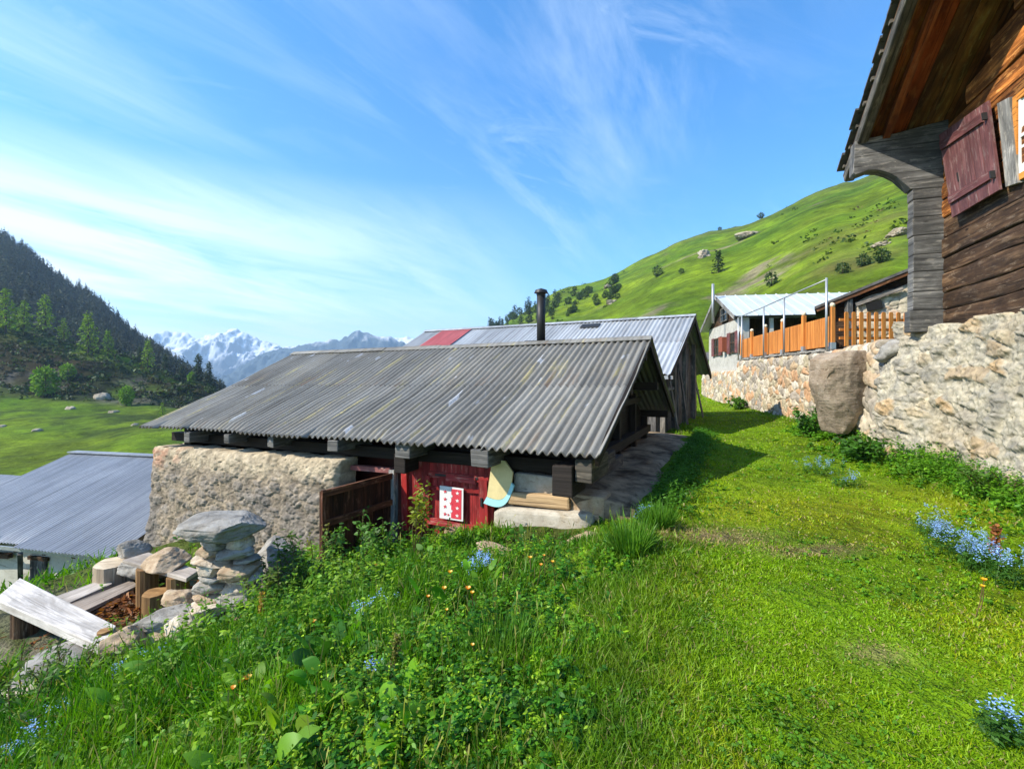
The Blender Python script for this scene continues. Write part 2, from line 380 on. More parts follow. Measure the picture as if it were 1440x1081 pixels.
M['tan_stone'] = stonemat('tan_stone', (.26, .19, .12), (.46, .36, .25), (.34, .22, .13), 6, .9, lichen=(.42, .34, .2))
M['brown_rock'] = stonemat('brown_boulder', (.17, .135, .10), (.33, .265, .20), (.26, .19, .125), 3.5, 1., lichen=(.36, .31, .23), dist=.03)
M['masonry'] = vcolstone('rough_masonry', 9, .9, .02)
M['masonry2'] = vcolstone('rubble_masonry', 7, .6, .015)
M['outcrop'] = stonemat('hill_rock', (.20, .17, .13), (.42, .38, .30), (.3, .24, .17), .5, .8, dist=.3)
M['leaf'] = leafmat('leaf'); M['grass'] = leafmat('grass_blade', .42, .5, .02); M['needle'] = leafmat('needles', .3, .6, .03, (1.1, 1.1, .6))
M['bark'] = wood('tree_bark', (.03, .022, .016), (.08, .06, .045), (.14, .11, .08))
M['stem'] = plain('stem', (.12, .08, .03), .7); M['petal_blue'] = leafmat('petal_blue', .3, .5, .02, (1, 1, 1)); M['petal'] = leafmat('petal', .3, .4, .05, (1.2, 1, .5))
M['glass'] = plain('dark_pane', (.03, .04, .05), .08, 0, 0.1, 2, 0.); M['opening_dark'] = plain('black_void', (.006, .006, .006), .9)
M['white_paint'] = plain('white_paint', (.72, .72, .70), .5, 0, .2); M['red_paint'] = plain('red_paint', (.58, .05, .07), .5, 0, .15)
M['cream_paint'] = plain('cream_paint', (.66, .55, .28), .6, 0, .3); M['cyan_paint'] = plain('cyan_paint', (.36, .68, .72), .5, 0, .2)
M['rust_box'] = plain('rust_box', (.26, .075, .04), .6, 0, .4)
M['knob'] = plain('cream_knob', (.72, .60, .42), .4, 0, .15)
# ------------------------------------------------------------------ camera, sun, sky
cam = bpy.data.cameras.new('camera'); co = bpy.data.objects.new('camera', cam); COL.objects.link(co)
co.location = (0, 0, ZC); co.rotation_euler = (R(90), 0, 0)
cam.sensor_width = 36; cam.lens = F/1440*36; cam.shift_y = -(540.5-HY)/1440; cam.clip_end = 20000; cam.clip_start = .05
scene.camera = co
SUN = np.array([-.955, -.297, 0]); EL = R(40)
SUNV = np.array([SUN[0]*math.cos(EL), SUN[1]*math.cos(EL), math.sin(EL)])
sl = bpy.data.lights.new('sun', 'SUN'); sl.energy = 4.7; sl.angle = R(.5); sl.color = (1., .925, .78)
so = bpy.data.objects.new('sun', sl); COL.objects.link(so); so.rotation_euler = Vector(SUNV).to_track_quat('Z', 'Y').to_euler()
so.location = (-30, -10, 40)
scene.view_settings.view_transform = 'Standard'; scene.view_settings.look = 'None'; scene.view_settings.gamma = 1; scene.view_settings.exposure = 1.0

w = bpy.data.worlds.new('World'); scene.world = w; w.use_nodes = True; nt = w.node_tree; nt.nodes.clear()
class WN(NT):
    def __init__(s): s.t = nt; s.tc = s.n('ShaderNodeTexCoord')
q = WN(); out = q.n('ShaderNodeOutputWorld'); bg = q.n('ShaderNodeBackground'); q.l(bg.outputs[0], out.inputs[0]); bg.inputs[1].default_value = .15
sky = q.n('ShaderNodeTexSky', sky_type='NISHITA'); sky.sun_disc = False; sky.sun_elevation = EL; sky.sun_rotation = math.atan2(SUN[0], SUN[1])
sky.altitude = 2000; sky.air_density = 1.0; sky.dust_density = .6; sky.ozone_density = 1.6
hsv = q.n('ShaderNodeHueSaturation'); q.l(sky.outputs[0], hsv.inputs['Color']); hsv.inputs['Saturation'].default_value = SKY_SAT = 1.36; hsv.inputs['Value'].default_value = 1.2; hsv.inputs['Hue'].default_value = .499
# cirrus laid out on a flat deck high above the valley
sx = q.n('ShaderNodeSeparateXYZ'); q.l(q.tc.outputs['Generated'], sx.inputs[0])
zz = q.math('ADD', q.math('MAXIMUM', sx.outputs[2], 0.), .11)
px = q.math('DIVIDE', sx.outputs[0], zz); py = q.math('DIVIDE', sx.outputs[1], zz)
cb = q.n('ShaderNodeCombineXYZ'); q.l(px, cb.inputs[0]); q.l(py, cb.inputs[1])
def deck(ang, scl, loc=(0, 0, 0)):
    mp = q.n('ShaderNodeMapping', vector_type='TEXTURE'); q.l(cb.outputs[0], mp.inputs[0]); mp.inputs['Rotation'].default_value = (0, 0, R(ang)); mp.inputs['Scale'].default_value = scl; mp.inputs['Location'].default_value = loc
    return mp.outputs[0]
n1 = q.noise(deck(-28, (.42, 2.6, 1), (3.1, 1.2, 0)), 1.0, 10, .66, .8)
n2 = q.noise(deck(-15, (1.6, 2.6, 1), (7.3, .4, 0)), .8, 4, .5, .4)
n3 = q.noise(deck(-60, (.35, .8, 1), (1.3, 5.2, 0)), 1.3, 9, .68, 1.)
wisp = q.math('MULTIPLY', q.ramp(n1, [(.44, 0.), (.78, 1.)]), q.ramp(n2, [(.38, 0.), (.62, 1.)]))
puff = q.math('MULTIPLY', q.ramp(n3, [(.52, 0.), (.75, 1.)]), q.ramp(n2, [(.36, .0), (.6, .8)]))
cl = q.math('MAXIMUM', wisp, q.math('MULTIPLY', puff, .75))
# a broad veil low over the far valley, thinner towards the hill
az = q.math('DIVIDE', sx.outputs[0], q.math('MAXIMUM', sx.outputs[1], .05))
veil_h = q.ramp(sx.outputs[2], [(.0, .95), (.14, .92), (.27, .6), (.37, 0.)])
veil_a = q.ramp(q.math('ADD', q.math('MULTIPLY', az, .5), .6), [(.0, 1.), (.25, .95), (.52, .45), (.66, .0)])
veil_n = q.ramp(q.noise(deck(-24, (.7, 3.0, 1), (2.2, 2.7, 0)), 1.1, 9, .66, .7), [(.36, .22), (.58, 1.)])
cl2 = q.math('MULTIPLY', q.math('MULTIPLY', veil_h, veil_a), veil_n)
clf = q.math('MINIMUM', q.math('MAXIMUM', q.math('MULTIPLY', cl, .43), cl2), .93)
q.l(q.mix(clf, hsv.outputs[0], (6.0, 6.5, 6.6)), bg.inputs[0])

# ------------------------------------------------------------------ terrain
WALL = np.array([(2.2, -4.1), (3.6, -.4), (5.74, 5.35), (6.9, 8.5), (8.0, 11.4), (8.95, 13.6), (10.95, 23.0), (12.3, 31), (17, 60)])
def xwall(Y): return np.interp(Y, WALL[:, 1], WALL[:, 0])
def xleft(Y): return np.where(Y < 8, .5+.40*(Y-2.27), .5+.40*5.73+.38*(Y-8))
def near_z(X, Y):
    d = xleft(Y)-X; dp = np.maximum(d, 0)
    b = -(.17*dp+.012*dp*dp)
    terr = -1.45-.33*np.maximum(dp-9.3, 0)
    b = np.maximum(b, terr)
    b = np.maximum(b, -12)-.17*np.exp(-(((X-.55)/1.0)**2+((Y-5.6)/.42)**2))
    xw = xwall(Y); t = np.clip((-d-.8)/np.maximum(xw+d*0-xleft(Y)-.8, .5), 0, 1)
    z = b+.18*t*t
    dr = X-xw
    z = z+(2.28-z)*sst(.25, .75, dr)+np.maximum(dr-14, 0)*.12
    return z
US = [-1.9, -1.07, -.9, -.775, -.66, -.6, -.45, -.3, -.15, -.045, .12, .417, .7, .83, 1.2, 2.0]
YS = np.array([20, 30, 45, 60, 75, 90, 110, 130, 142, 152, 160, 168, 180, 200, 230, 260, 300, 350, 420, 520, 800, 1500, 4500.])
PROF = [
 [(20,-6),(45,-11),(90,-8),(125,0),(152,30),(165,36),(200,30),(420,170),(520,150),(4500,50)],
 [(20,-6),(45,-10.5),(75,-9.2),(90,-8.0),(130,-1.9),(152,17.5),(160,20),(168,20.5),(200,14),(420,122),(520,80),(4500,-100)],
 [(20,-6),(45,-10.5),(75,-9.0),(90,-8),(130,-2.2),(152,9.5),(160,11),(168,11.5),(200,6),(420,74),(520,40),(4500,-100)],
 [(20,-5),(45,-8.5),(60,-8.0),(90,-7.4),(130,-4.2),(152,4.5),(160,5.6),(168,5.8),(200,1),(420,31),(520,5),(4500,-150)],
 [(20,-4),(45,-8.5),(90,-7.8),(130,-6.0),(152,-1.0),(160,-.5),(168,-.5),(200,-5),(420,-1),(520,-30),(4500,-200)],
 [(20,-4),(45,-9),(90,-10),(130,-8.5),(152,-5),(160,-5),(168,-5.5),(200,-9),(420,-21),(520,-60),(4500,-250)],
 [(20,-3),(45,-9),(110,-13),(168,-20),(420,-50),(4500,-300)],
 [(20,-2.5),(45,-7),(110,-10),(168,-16),(420,-40),(4500,-300)],
 [(20,-2),(45,-5),(110,-5),(168,-5),(420,0),(520,-25),(4500,-250)],
 [(20,-.5),(45,0),(110,3),(168,11),(420,41),(520,15),(4500,-250)],
 [(20,0),(45,3),(110,10),(168,22),(350,66),(420,77),(520,60),(4500,0)],
 [(20,1.5),(30,2.5),(45,4),(60,8),(300,93),(350,98),(520,70),(4500,0)],
 [(20,2.3),(30,4),(45,11),(230,95),(260,100),(350,85),(520,70),(4500,0)],
 [(20,2.3),(30,5),(45,13),(200,92),(230,95),(350,85),(520,70),(4500,0)],
 [(20,2.5),(30,6),(200,100),(260,105),(520,80),(4500,0)],
 [(20,2.5),(30,6),(200,100),(260,105),(520,80),(4500,0)]]
TAB = np.array([np.interp(YS, [a for a, _ in p], [b for _, b in p]) for p in PROF]); UA = np.array(US)
def far_z(X, Y):
    Yc = np.maximum(Y, 12.); u = np.clip(X/Yc, UA[0], UA[-1]); yc = np.clip(Yc, YS[0], YS[-1])
    i = np.clip(np.searchsorted(UA, u)-1, 0, len(UA)-2); j = np.clip(np.searchsorted(YS, yc)-1, 0, len(YS)-2)
    a = (u-UA[i])/(UA[i+1]-UA[i]); a = a*a*(3-2*a)*.5+a*.5; b = (yc-YS[j])/(YS[j+1]-YS[j])
    return (TAB[i, j]*(1-a)+TAB[i+1, j]*a)*(1-b)+(TAB[i, j+1]*(1-a)+TAB[i+1, j+1]*a)*b
def base_z(X, Y):
    X = np.asarray(X, float); Y = np.asarray(Y, float); r = np.hypot(X, Y)
    return lerp(near_z(X, Y), far_z(X, Y), sst(27, 52, r)*sst(0, 15, Y))
def gz(X, Y):
    X = np.asarray(X, float); Y = np.asarray(Y, float); r = np.hypot(X, Y)
    P = np.stack([X, Y, np.zeros_like(X)], -1)
    n = .035*fbm(P*1.3, 3, 3)+.015*fbm(P*5, 2, 5)
    far = 2.6*fbm(P/34, 5, 21)*sst(60, 170, r)+.55*fbm(P/9, 3, 22)*sst(35, 80, r)
    far = far+.26*fbm(P/3.2, 3, 24)*sst(32, 50, r)*sst(170, 110, r)
    left = sst(-.45, -.62, X/np.maximum(Y, 5))*sst(100, 135, Y)*sst(330, 190, Y)
    far = far+left*(2.0*np.abs(fbm(P/16, 4, 33))*2-1.0)
    return base_z(X, Y)+n*sst(60, 25, r)+far
def gz1(x, y): return float(gz(np.array([x]), np.array([y]))[0])

def build_ground():
    rr = np.concatenate([np.geomspace(.25, 60, 190), np.geomspace(60, 600, 170)[1:], np.geomspace(600, 4300, 22)[1:]])
    ph = np.concatenate([np.linspace(-68, 68, 430), np.linspace(68, 292, 90)[1:-1]])*math.pi/180
    A, Rr = np.meshgrid(ph, rr, indexing='ij'); A = np.concatenate([A, A[:1]]); Rr = np.concatenate([Rr, Rr[:1]])
    X = Rr*np.sin(A); Y = Rr*np.cos(A); Z = gz(X, Y)
    n, m = X.shape
    P = np.stack([X, Y, Z], -1); u = X/np.maximum(Y, 5); r = np.hypot(X, Y)
    # what grows or lies where (colour of the land): rock, scrub, dry turf
    P0 = np.stack([X, Y, Z*.6], -1)
    nA = fbm(P0/22, 5, 51); nB = fbm(P0/7, 4, 52); nC = fbm(P0/60, 4, 53)
    g1 = np.array([.075, .148, .005]); g2 = np.array([.155, .215, .008]); g3 = np.array([.028, .066, .005])
    t = np.clip(.5+.9*nA, 0, 1)[..., None]; c = g1*(1-t)+g2*t
    c = lerp(c, g3, np.clip(nB*1.3-.05, 0, .8)[..., None])
    hillr = sst(-.2, .0, u)*sst(35, 60, r)
    high = sst(62, 95, Z+9*nC)*hillr; c = lerp(c, np.array([.085, .105, .028]), (high*.75)[..., None])
    # scrubby dry band above the far houses
    band = hillr*np.exp(-((u-.72-.0*Z)/.16)**2)*sst(40, 55, r)*sst(110, 70, r)*np.clip(.45+1.2*nB, 0, 1)
    c = lerp(c, np.array([.19, .14, .05]), (band*.75)[..., None])
    # stony lines on the hill
    rk = sst(.25, .42, fbm(np.stack([X/40+Z/18, Y/40, Z/9], -1), 5, 61))*hillr*sst(.05, .3, nB+.15)
    c = lerp(c, np.array([.22, .18, .12]), (rk*.8)[..., None])
    # left opposite slope, its shade painted in as dark heath and rock above the meadow
    le = sst(-.4, -.55, u)*sst(60, 90, Y)
    sl_ = sst(108, 130, Y+14*nA+6*nB)*le
    heath_shade = np.array([.013, .022, .005]); rck = np.array([.075, .07, .06]); dry = np.array([.035, .028, .011])
    hc = lerp(heath_shade, dry, np.clip(.3+1.4*fbm(P0/13, 4, 71), 0, 1)[..., None]); hc = lerp(hc, rck, sst(.12, .3, fbm(P0/10, 5, 72))[..., None])
    c = lerp(c, hc, (sl_*.95)[..., None])
    hc = lerp(hc, np.array([.07, .125, .008]), (sst(.12, .32, fbm(P0/15+9, 4, 74))*.5)[..., None]); c = lerp(c, hc, (sl_*.95)[..., None])
    crest = le*sst(143, 153, Y)*sst(200, 175, Y)*np.clip(.55+1.5*nA+.8*nB, 0, 1); c = lerp(c, np.array([.10, .17, .008]), (crest*.9)[..., None])
    mead = le*(1-sl_); tus = sst(-.05, .3, fbm(P0/4, 5, 73)); c = lerp(c, np.array([.035, .06, .008]), (mead*tus*.85)[..., None])
    forest = le*sst(205, 230, Y); c = lerp(c, np.array([.014, .018, .011]), forest[..., None])  # forest floor coloured dark for the shade on the mountain
    # near turf: worn yellow and bare patches on the path
    nr = sst(45, 25, r); d = xleft(Y)-X
    turf = np.array([.16, .29, .006]); yel = np.array([.36, .33, .015]); soil = np.array([.22, .16, .09])
    k1 = np.clip(.35+1.4*fbm(np.stack([X*.8, Y*.5, 0*X], -1), 4, 81), 0, 1); cn = lerp(turf, yel, (k1*.75*sst(.3, -.5, d)*(.2+.8*sst(7.5, 4.5, Y)))[..., None])
    bare = np.exp(-(((X-1.95)/.55)**2+((Y-4.75)/.22)**2))+.9*np.exp(-(((X-2.75)/.4)**2+((Y-4.35)/.12)**2))+.6*np.exp(-(((X-2.1)/.16)**2+((Y-2.75)/.1)**2))
    cn = lerp(cn, soil*1.35, np.clip(bare*.9+.6*nB*bare, 0, 1)[..., None])
    dirt = np.array([.045, .036, .022]); cn = lerp(cn, dirt, sst(.3, 1.4, d)[..., None]*.75); cn = lerp(cn, np.array([.22, .19, .145]), (sst(.95, .5, np.hypot((X+5.3)/2.4, (Y-5.9)/1.6))*np.clip(.5+1.5*fbm(P0*4, 3, 85), 0, 1))[..., None])
    c = lerp(c, cn, nr[..., None])
    c = np.clip(c, .004, .8)
    t = NT('ground'); v = t.wpos(); a = t.noise(v, 2.5, 8, .7); b = t.noise(v, .35, 8, .7); e = t.noise(v, .09, 6, .65); sv = t.noise(t.wpos((.05, .012, .13)), 1., 8, .68, .3)
    col = t.mix(1., t.attr().outputs[0], t.ramp(a, [(.25, .6), (.75, 1.35)]), 'MULTIPLY')
    col = t.mix(1., col, t.ramp(b, [(.3, .45), (.7, 1.4)]), 'MULTIPLY'); col = t.mix(1., col, t.ramp(e, [(.3, .72), (.7, 1.2)]), 'MULTIPLY'); col = t.mix(1., col, t.ramp(sv, [(.34, .58), (.62, 1.2)]), 'MULTIPLY')
    cd = t.n('ShaderNodeBump'); t.l(b, cd.inputs['Height']); cd.inputs['Strength'].default_value = .8; cd.inputs['Distance'].default_value = .9
    mat = t.fin(col, .95, t.bump(a, .6, .06, cd.outputs[0]), spec=.1)
    o = link_mesh('ground', P.reshape(-1, 3), gridfaces(n, m)[:, ::-1].copy(), mat, col=c.reshape(-1, 3), smooth=True, origin=(0, 0, 0))
    tag(o, kind='structure')
build_ground()

# ------------------------------------------------------------------ far mountains
def mountain(name, Y0, prof, depth, seed, snowline, rockc, relief):
    xs = np.linspace(prof[0][0], prof[-1][0], 330); ys = np.interp(xs, [p[0] for p in prof], [p[1] for p in prof])
    crest = (HY-ys)/F*Y0; X0 = (xs-CX)/F*Y0
    tt = np.linspace(0, 1, 90); S, T = np.meshgrid(np.arange(len(xs)), tt, indexing='ij')
    yy = Y0-depth*(1-T); P = np.stack([X0[S]/200, yy/200, 0*yy], -1)
    X = X0[S]*1.0; base = -330.
    rid = 1-np.abs(fbm(np.stack([X/300, yy/600, 0*X], -1), 8, seed, .6))*2.4
    h = base+(crest[S]-base+ZC)*(T**1.15)+relief*(rid-.5)*np.sin(np.pi*T)**.6*1.0+relief*.10*fbm(P*7, 4, seed+3)*(.3+T)
    h[:, -1] += relief*.12*fbm(np.stack([X0/45, 0*X0, 0*X0], -1), 4, seed+4)
    # a back slope so that the ridge is solid
    Xb = np.concatenate([X, X0[:, None]], 1); Yb = np.concatenate([yy, np.full((len(xs), 1), Y0+depth*.8)], 1); Hb = np.concatenate([h, np.full((len(xs), 1), base)], 1)
    V = np.stack([Xb, Yb, Hb], -1); n, m = Xb.shape
    sn = sst(snowline-40, snowline+60, Hb+150*fbm(V/130, 8, seed+8, .62))
    gx = np.gradient(Hb, axis=0); sn = sn*sst(-9, 3, -np.abs(gx)+4+5*fbm(V/90, 3, seed+9))
    c = lerp(np.array(rockc), np.array([.86, .88, .92]), sn[..., None])
    t = NT(name+'_mat'); a = t.noise(t.wpos(), .012, 8, .7); col = t.mix(1., t.attr().outputs[0], t.ramp(a, [(.3, .75), (.7, 1.2)]), 'MULTIPLY')
    o = link_mesh(name, V.reshape(-1, 3), gridfaces(n, m)[:, ::-1].copy(), t.fin(col, .9, spec=.1), col=c.reshape(-1, 3), smooth=False)
    return tag(o, kind='structure')
mountain('snowy_mountains', 3900, [(120,505),(190,480),(218,471),(236,466),(262,468),(276,478),(292,476),(305,468),(318,466),(328,461),(338,465),(352,470),(372,480),(400,488),(440,490),(500,482),(540,474),(565,474),(590,478),(640,482)], 1500, 5, 105, (.10, .12, .16), 170)
mountain('rocky_ridge', 3000, [(250,590),(285,560),(310,538),(330,528),(350,512),(374,498),(384,494),(410,489),(440,483),(470,478),(488,474),(498,466),(506,463),(514,468),(530,471),(548,474),(562,480),(590,487),(650,492),(720,495)], 1200, 15, 235, (.05, .07, .085), 120)

# ------------------------------------------------------------------ air
def build_haze():
    b = MB(); b.box((-3700, -700, -420), (4000, 6000, 620)); o = b.build('haze', bpy.data.materials[0])
    m = bpy.data.materials.new('haze_air'); m.use_nodes = True; t = m.node_tree; t.nodes.clear()
    ou = t.nodes.new('ShaderNodeOutputMaterial'); pv = t.nodes.new('ShaderNodeVolumePrincipled'); t.links.new(pv.outputs[0], ou.inputs['Volume'])
    pv.inputs['Color'].default_value = (.50, .74, 1., 1); pv.inputs['Density'].default_value = HAZE; pv.inputs['Anisotropy'].default_value = .2
    o.data.materials.clear(); o.data.materials.append(m); tag(o, kind='stuff')
HAZE = 2.3e-4
if HAZE > 0: build_haze()
def A(*a): return np.array(a, float)
def corrugated(name, org, e1, e2, L, D, z0, z1, pitch, amp, mat, parent, sag=0., thick=.012, lap=None, s0=0., wob=.006, seed=1):
    """a sheet roof slope: along e1 the corrugations repeat, along e2 it rises from z0(s) to z1(s)"""
    ns = int((L-s0)/pitch*6)+1; nd = 14
    s = np.linspace(s0, L, ns); d = np.linspace(0, 1, nd); S, T = np.meshgrid(s, d, indexing='ij')
    z = z0(S)*(1-T)+z1(S)*T-sag*np.sin(np.pi*T)
    z = z+amp*np.cos(2*np.pi*S/pitch)+wob*fbm(np.stack([S*.9, T*2.3, 0*S], -1), 3, seed)*2
    edge = .03*fbm(np.stack([np.floor(S/.8), 0*S, 0*S+seed], -1), 1, seed)*(T < .01)
    dd = D*(T+edge)
    if lap: z = z+.008*np.sign(np.sin(np.pi*2*T*lap))*(T > 0)*(T < 1)
    P = org[None, None]+S[..., None]*e1+dd[..., None]*e2; P[..., 2] = z
    n, m = S.shape
    uv = np.stack([S, T*np.hypot(D, .5*D)], -1).reshape(-1, 2)
    o = link_mesh(name, P.reshape(-1, 3), gridfaces(n, m), mat, parent, uv=uv, smooth=True)
    md = o.modifiers.new('thick', 'SOLIDIFY'); md.thickness = thick; md.offset = 0
    es = o.modifiers.new('crisp', 'EDGE_SPLIT'); es.split_angle = R(65)
    return o

# =================================================================== the stone hut in the middle
E1 = A(-.9035, .4283, 0); E2 = A(.4283, .9035, 0); O1 = A(1.025, 5.5, 0)
def H(s, d, z): return O1+s*E1+d*E2+A(0, 0, z)
def hw(x, y, d):
    p = onplane(x, y, H(0, d, 0), E2); return float(np.dot(p-O1, E1)), float(p[2])
ze = lambda s: .665-.010*s; zr = lambda s: 2.267-.0105*s
LH, DH = 9.26, 3.62
hut = empty('stone_hut', H(4.6, .5, -1.6), 'low stone hut under the big grey corrugated roof, with red doors and dark beam ends', 'hut')
corrugated('corrugated_roof', O1, E1, E2, LH, DH, ze, zr, .118, .025, M['hut_roof'], hut, sag=.03, lap=1.5, seed=4)
corrugated('corrugated_roof', O1+2*DH*E2, E1, -E2, LH, DH, ze, zr, .118, .021, M['hut_roof'], hut, sag=.03, seed=6)
b = MB()
for k in range(6):
    s0 = k*LH/6+.0; s1 = (k+1)*LH/6+.03
    for sgn in (-1, 1):
        p = [H(s0, DH, zr(s0)+.05), H(s1, DH, zr(s1)+.045), H(s1, DH+sgn*.16, zr(s1)-.035), H(s0, DH+sgn*.16, zr(s0)-.03)]
        b.poly(p, [(s0, 0), (s1, 0), (s1, .2), (s0, .2)])
o = b.build('ridge_cap', M['hut_roof'], hut); md = o.modifiers.new('t', 'SOLIDIFY'); md.thickness = .008
# verge trim strips at the right gable
for sgn in (0, 1):
    b = MB(); dA, dB = (0, DH) if not sgn else (2*DH, DH)
    b.beam(H(.05, dA, ze(0)-.075), H(.05, dB, zr(0)-.075), .045, .11, col=(.5, .45, .4)); b.build('barge_board', M['dark_wood'], hut)
# walls of the body
sL, sR, d0, d1 = 8.95, .72, .62, 6.75
for sa, sb in ((sR, sR+.22), (sL, sL-.22)):
    b = MB()
    b.prism([H(sa, d0, -1.9), H(sa, d1, -1.9), H(sa, d1, .58), H(sa, DH, 2.02), H(sa, d0, .58)], E1*(sb-sa), ua=E2, col=(.5, .45, .4))
    b.build('gable_boards', M['dark_wood'], hut)
b = MB(); b.hexa([H(sR+.23, d1, -1.9), H(sR+.23, d1-.2, -1.9), H(sR+.23, d1-.2, .5), H(sR+.23, d1, .5), H(sL-.23, d1, -1.9), H(sL-.23, d1-.2, -1.9), H(sL-.23, d1-.2, .5), H(sL-.23, d1, .5)])
b.build('back_wall', M['dark_wood'], hut)
# gable end timbering on the path side
b = MB()
for dd, zt in ((.75, .55), (2.1, 1.2), (3.6, 1.9), (5.1, 1.2), (6.5, .6)): b.beam(H(.64, dd, -.1), H(.64, dd, zt), .14, .13, up=(E1[0], E1[1], 0))
b.beam(H(.60, .7, .30), H(.60, 6.7, .30), .16, .16); b.beam(H(.62, 1.6, 1.05), H(.62, 5.6, 1.05), .12, .12)
b.build('gable_framing', M['dark_wood'], hut)
b = MB()
for k, (za, w_) in enumerate(((.02, .2), (.2, .17))): b.beam(H(.5-.0*k, .55, za+.08), H(.5, 3.0-.6*k, za+.08), .2, w_, col=(.9, .8, .75), jit=.015)
b.build('sill_log', M['grey_wood'], hut)
# purlin beneath the eave, and the rafters' soffit
b = MB(); b.beam(H(.25, .55, .41), H(9.1, .55, .34), .18, .17, col=(.5, .45, .4)); b.build('wall_plate', M['dark_wood'], hut)
b = MB(); b.beam(H(.3, 1.0, .80), H(9.1, 1.0, .72), .1, .12); b.beam(H(.1, 2.3, 1.36), H(9.2, 2.3, 1.28), .14, .16); b.beam(H(.1, DH, 1.95), H(9.2, DH, 1.87), .16, .18); b.beam(H(.1, 5.0, 1.36), H(9.2, 5.0, 1.28), .14, .16); b.beam(H(.1, 6.6, .66), H(9.2, 6.6, .6), .14, .16)
b.build('purlins', M['dark_wood'], hut)
# beam ends under the eave
ends = [(262, 615, 13, 15, .10, 'g'), (318, 617, 11, 14, .10, 'g'), (380, 621, 13, 16, .10, 'g'), (467, 627, 18, 17, .06, 'g'), (565, 634, 26, 20, .02, 'g'), (561, 652, 20, 26, .16, 'd'), (674, 645, 29, 24, .02, 'g'), (790, 677, 31, 44, .00, 'd'), (821, 663, 25, 33, .05, 'b')]
for k, (x, y, pw, ph, dd, kind) in enumerate(ends):
    s, z = hw(x, y, dd); Y = H(s, dd, z)[1]; w_ = pw*Y/F*1.0; h_ = ph*Y/F
    b = MB(); e = E2*1.0+E1*random.uniform(-.05, .05); L_ = .56-dd if z-h_/2 < .3 and kind == 'd' else .8
    b.beam(H(s, dd, z), H(s, dd, z)+e*max(L_, .3)+A(0, 0, .0), w_, h_, col={'g': (1, 1, 1), 'd': (.75, .75, .8), 'b': (.75, .66, .55)}[kind], jit=.008)
    b.build('beam_end', M['dark_wood'] if kind == 'd' else M['grey_wood'], hut, bevel=.015)

# big rendered rubble wall on the left part of the front
def stone_panel(name, P00, P10, P11, P01, n, m, mat, parent, out, amp, seed, colf, scale=3., edge=.05, bulge=0.):
    """quad panel P(u,v), displaced along out; closed by a skirt going back 0.3 m"""
    U, V = np.meshgrid(np.linspace(0, 1, n), np.linspace(0, 1, m), indexing='ij')
    P = ((1-U)*(1-V))[..., None]*P00+(U*(1-V))[..., None]*P10+(U*V)[..., None]*P11+((1-U)*V)[..., None]*P01
    wob = fbm(P*1.6, 3, seed)
    ed = np.minimum(np.minimum(U, 1-U)*np.linalg.norm(P10-P00), np.minimum(V*3, 1-V)*np.linalg.norm(P01-P00))
    rim = np.exp(-np.maximum(ed, 0)/edge)
    disp, c = colf(P, U, V)
    P2 = P+out*(disp*amp+.05*wob+bulge*np.sin(np.pi*U)*np.sin(np.pi*V)-rim*.10)[..., None]
    tg = (P10-P00)/np.linalg.norm(P10-P00); up = (P01-P00)/np.linalg.norm(P01-P00)
    P2 = P2+(tg*((.05*fbm(P*3, 3, seed+5))*rim)[..., None]+up*((.06*fbm(P*3+9, 3, seed+6))*rim*(V > .5))[..., None])
    # skirt
    back = P2-out*.35
    P3 = np.concatenate([back[:, :1], P2, back[:, -1:]], 1); c3 = np.concatenate([c[:, :1], c, c[:, -1:]], 1)
    P3 = np.concatenate([P3[:1]-out*.35, P3, P3[-1:]-out*.35], 0); c3 = np.concatenate([c3[:1], c3, c3[-1:]], 0)
    return link_mesh(name, P3.reshape(-1, 3), gridfaces(n+2, m+2), mat, parent, col=c3.reshape(-1, 3), smooth=False)
def render_rubble(P, U, V):
    a = fbm(P*4.2, 5, 91); b_ = fbm(P*11, 4, 92); w1, w2, cid = worley(P*A(4.5, 4.5, 6.5)+.25*fbm(P*5, 3, 93)[..., None], 94)
    st = sst(.03, .16, w2-w1)*(cid > .52)
    disp = .45*a+.16*b_+.36*st*(1-w1*.8)+.24*fbm(P*24, 3, 96)-.28*sst(.34, .55, fbm(P*A(7, 7, 13), 4, 95))+.16*fbm(P*50, 2, 99)
    mort = A(.27, .225, .175); tan = A(.34, .27, .19); grey = A(.19, .17, .15)
    c = lerp(mort, tan, np.clip(.5+1.2*fbm(P*2.1, 4, 97), 0, 1)[..., None]); c = lerp(c, grey, (sst(.1, .5, V*0+fbm(P*1.4, 3, 98)+.55-V*.7)*.7)[..., None])
    c = lerp(c, grey*(.5+.9*cid[..., None]), (st*.6)[..., None])
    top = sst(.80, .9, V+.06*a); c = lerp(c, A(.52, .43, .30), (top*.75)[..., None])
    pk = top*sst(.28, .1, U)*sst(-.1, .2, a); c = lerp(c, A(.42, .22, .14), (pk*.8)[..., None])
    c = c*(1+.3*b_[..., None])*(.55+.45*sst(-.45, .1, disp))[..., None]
    return disp, np.clip(c, .01, .8)
sTL, zTL = hw(211, 627, .12); sTR, zTR = hw(474, 648, .14); sBL, zBL = hw(201, 790, .0); sBR, zBR = hw(447, 770, .14)
zb = -2.0
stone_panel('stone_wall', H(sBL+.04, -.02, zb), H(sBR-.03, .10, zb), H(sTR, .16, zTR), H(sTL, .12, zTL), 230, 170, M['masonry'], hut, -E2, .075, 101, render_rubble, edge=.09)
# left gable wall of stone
stone_panel('stone_wall', H(sTL+.12, 6.8, zb), H(sTL+.10, .2, zb), H(sTL-.02, .2, zTL), H(sTL+.0, 6.8, zTL), 90, 60, M['masonry'], hut, E1, .09, 103, render_rubble, edge=.09)

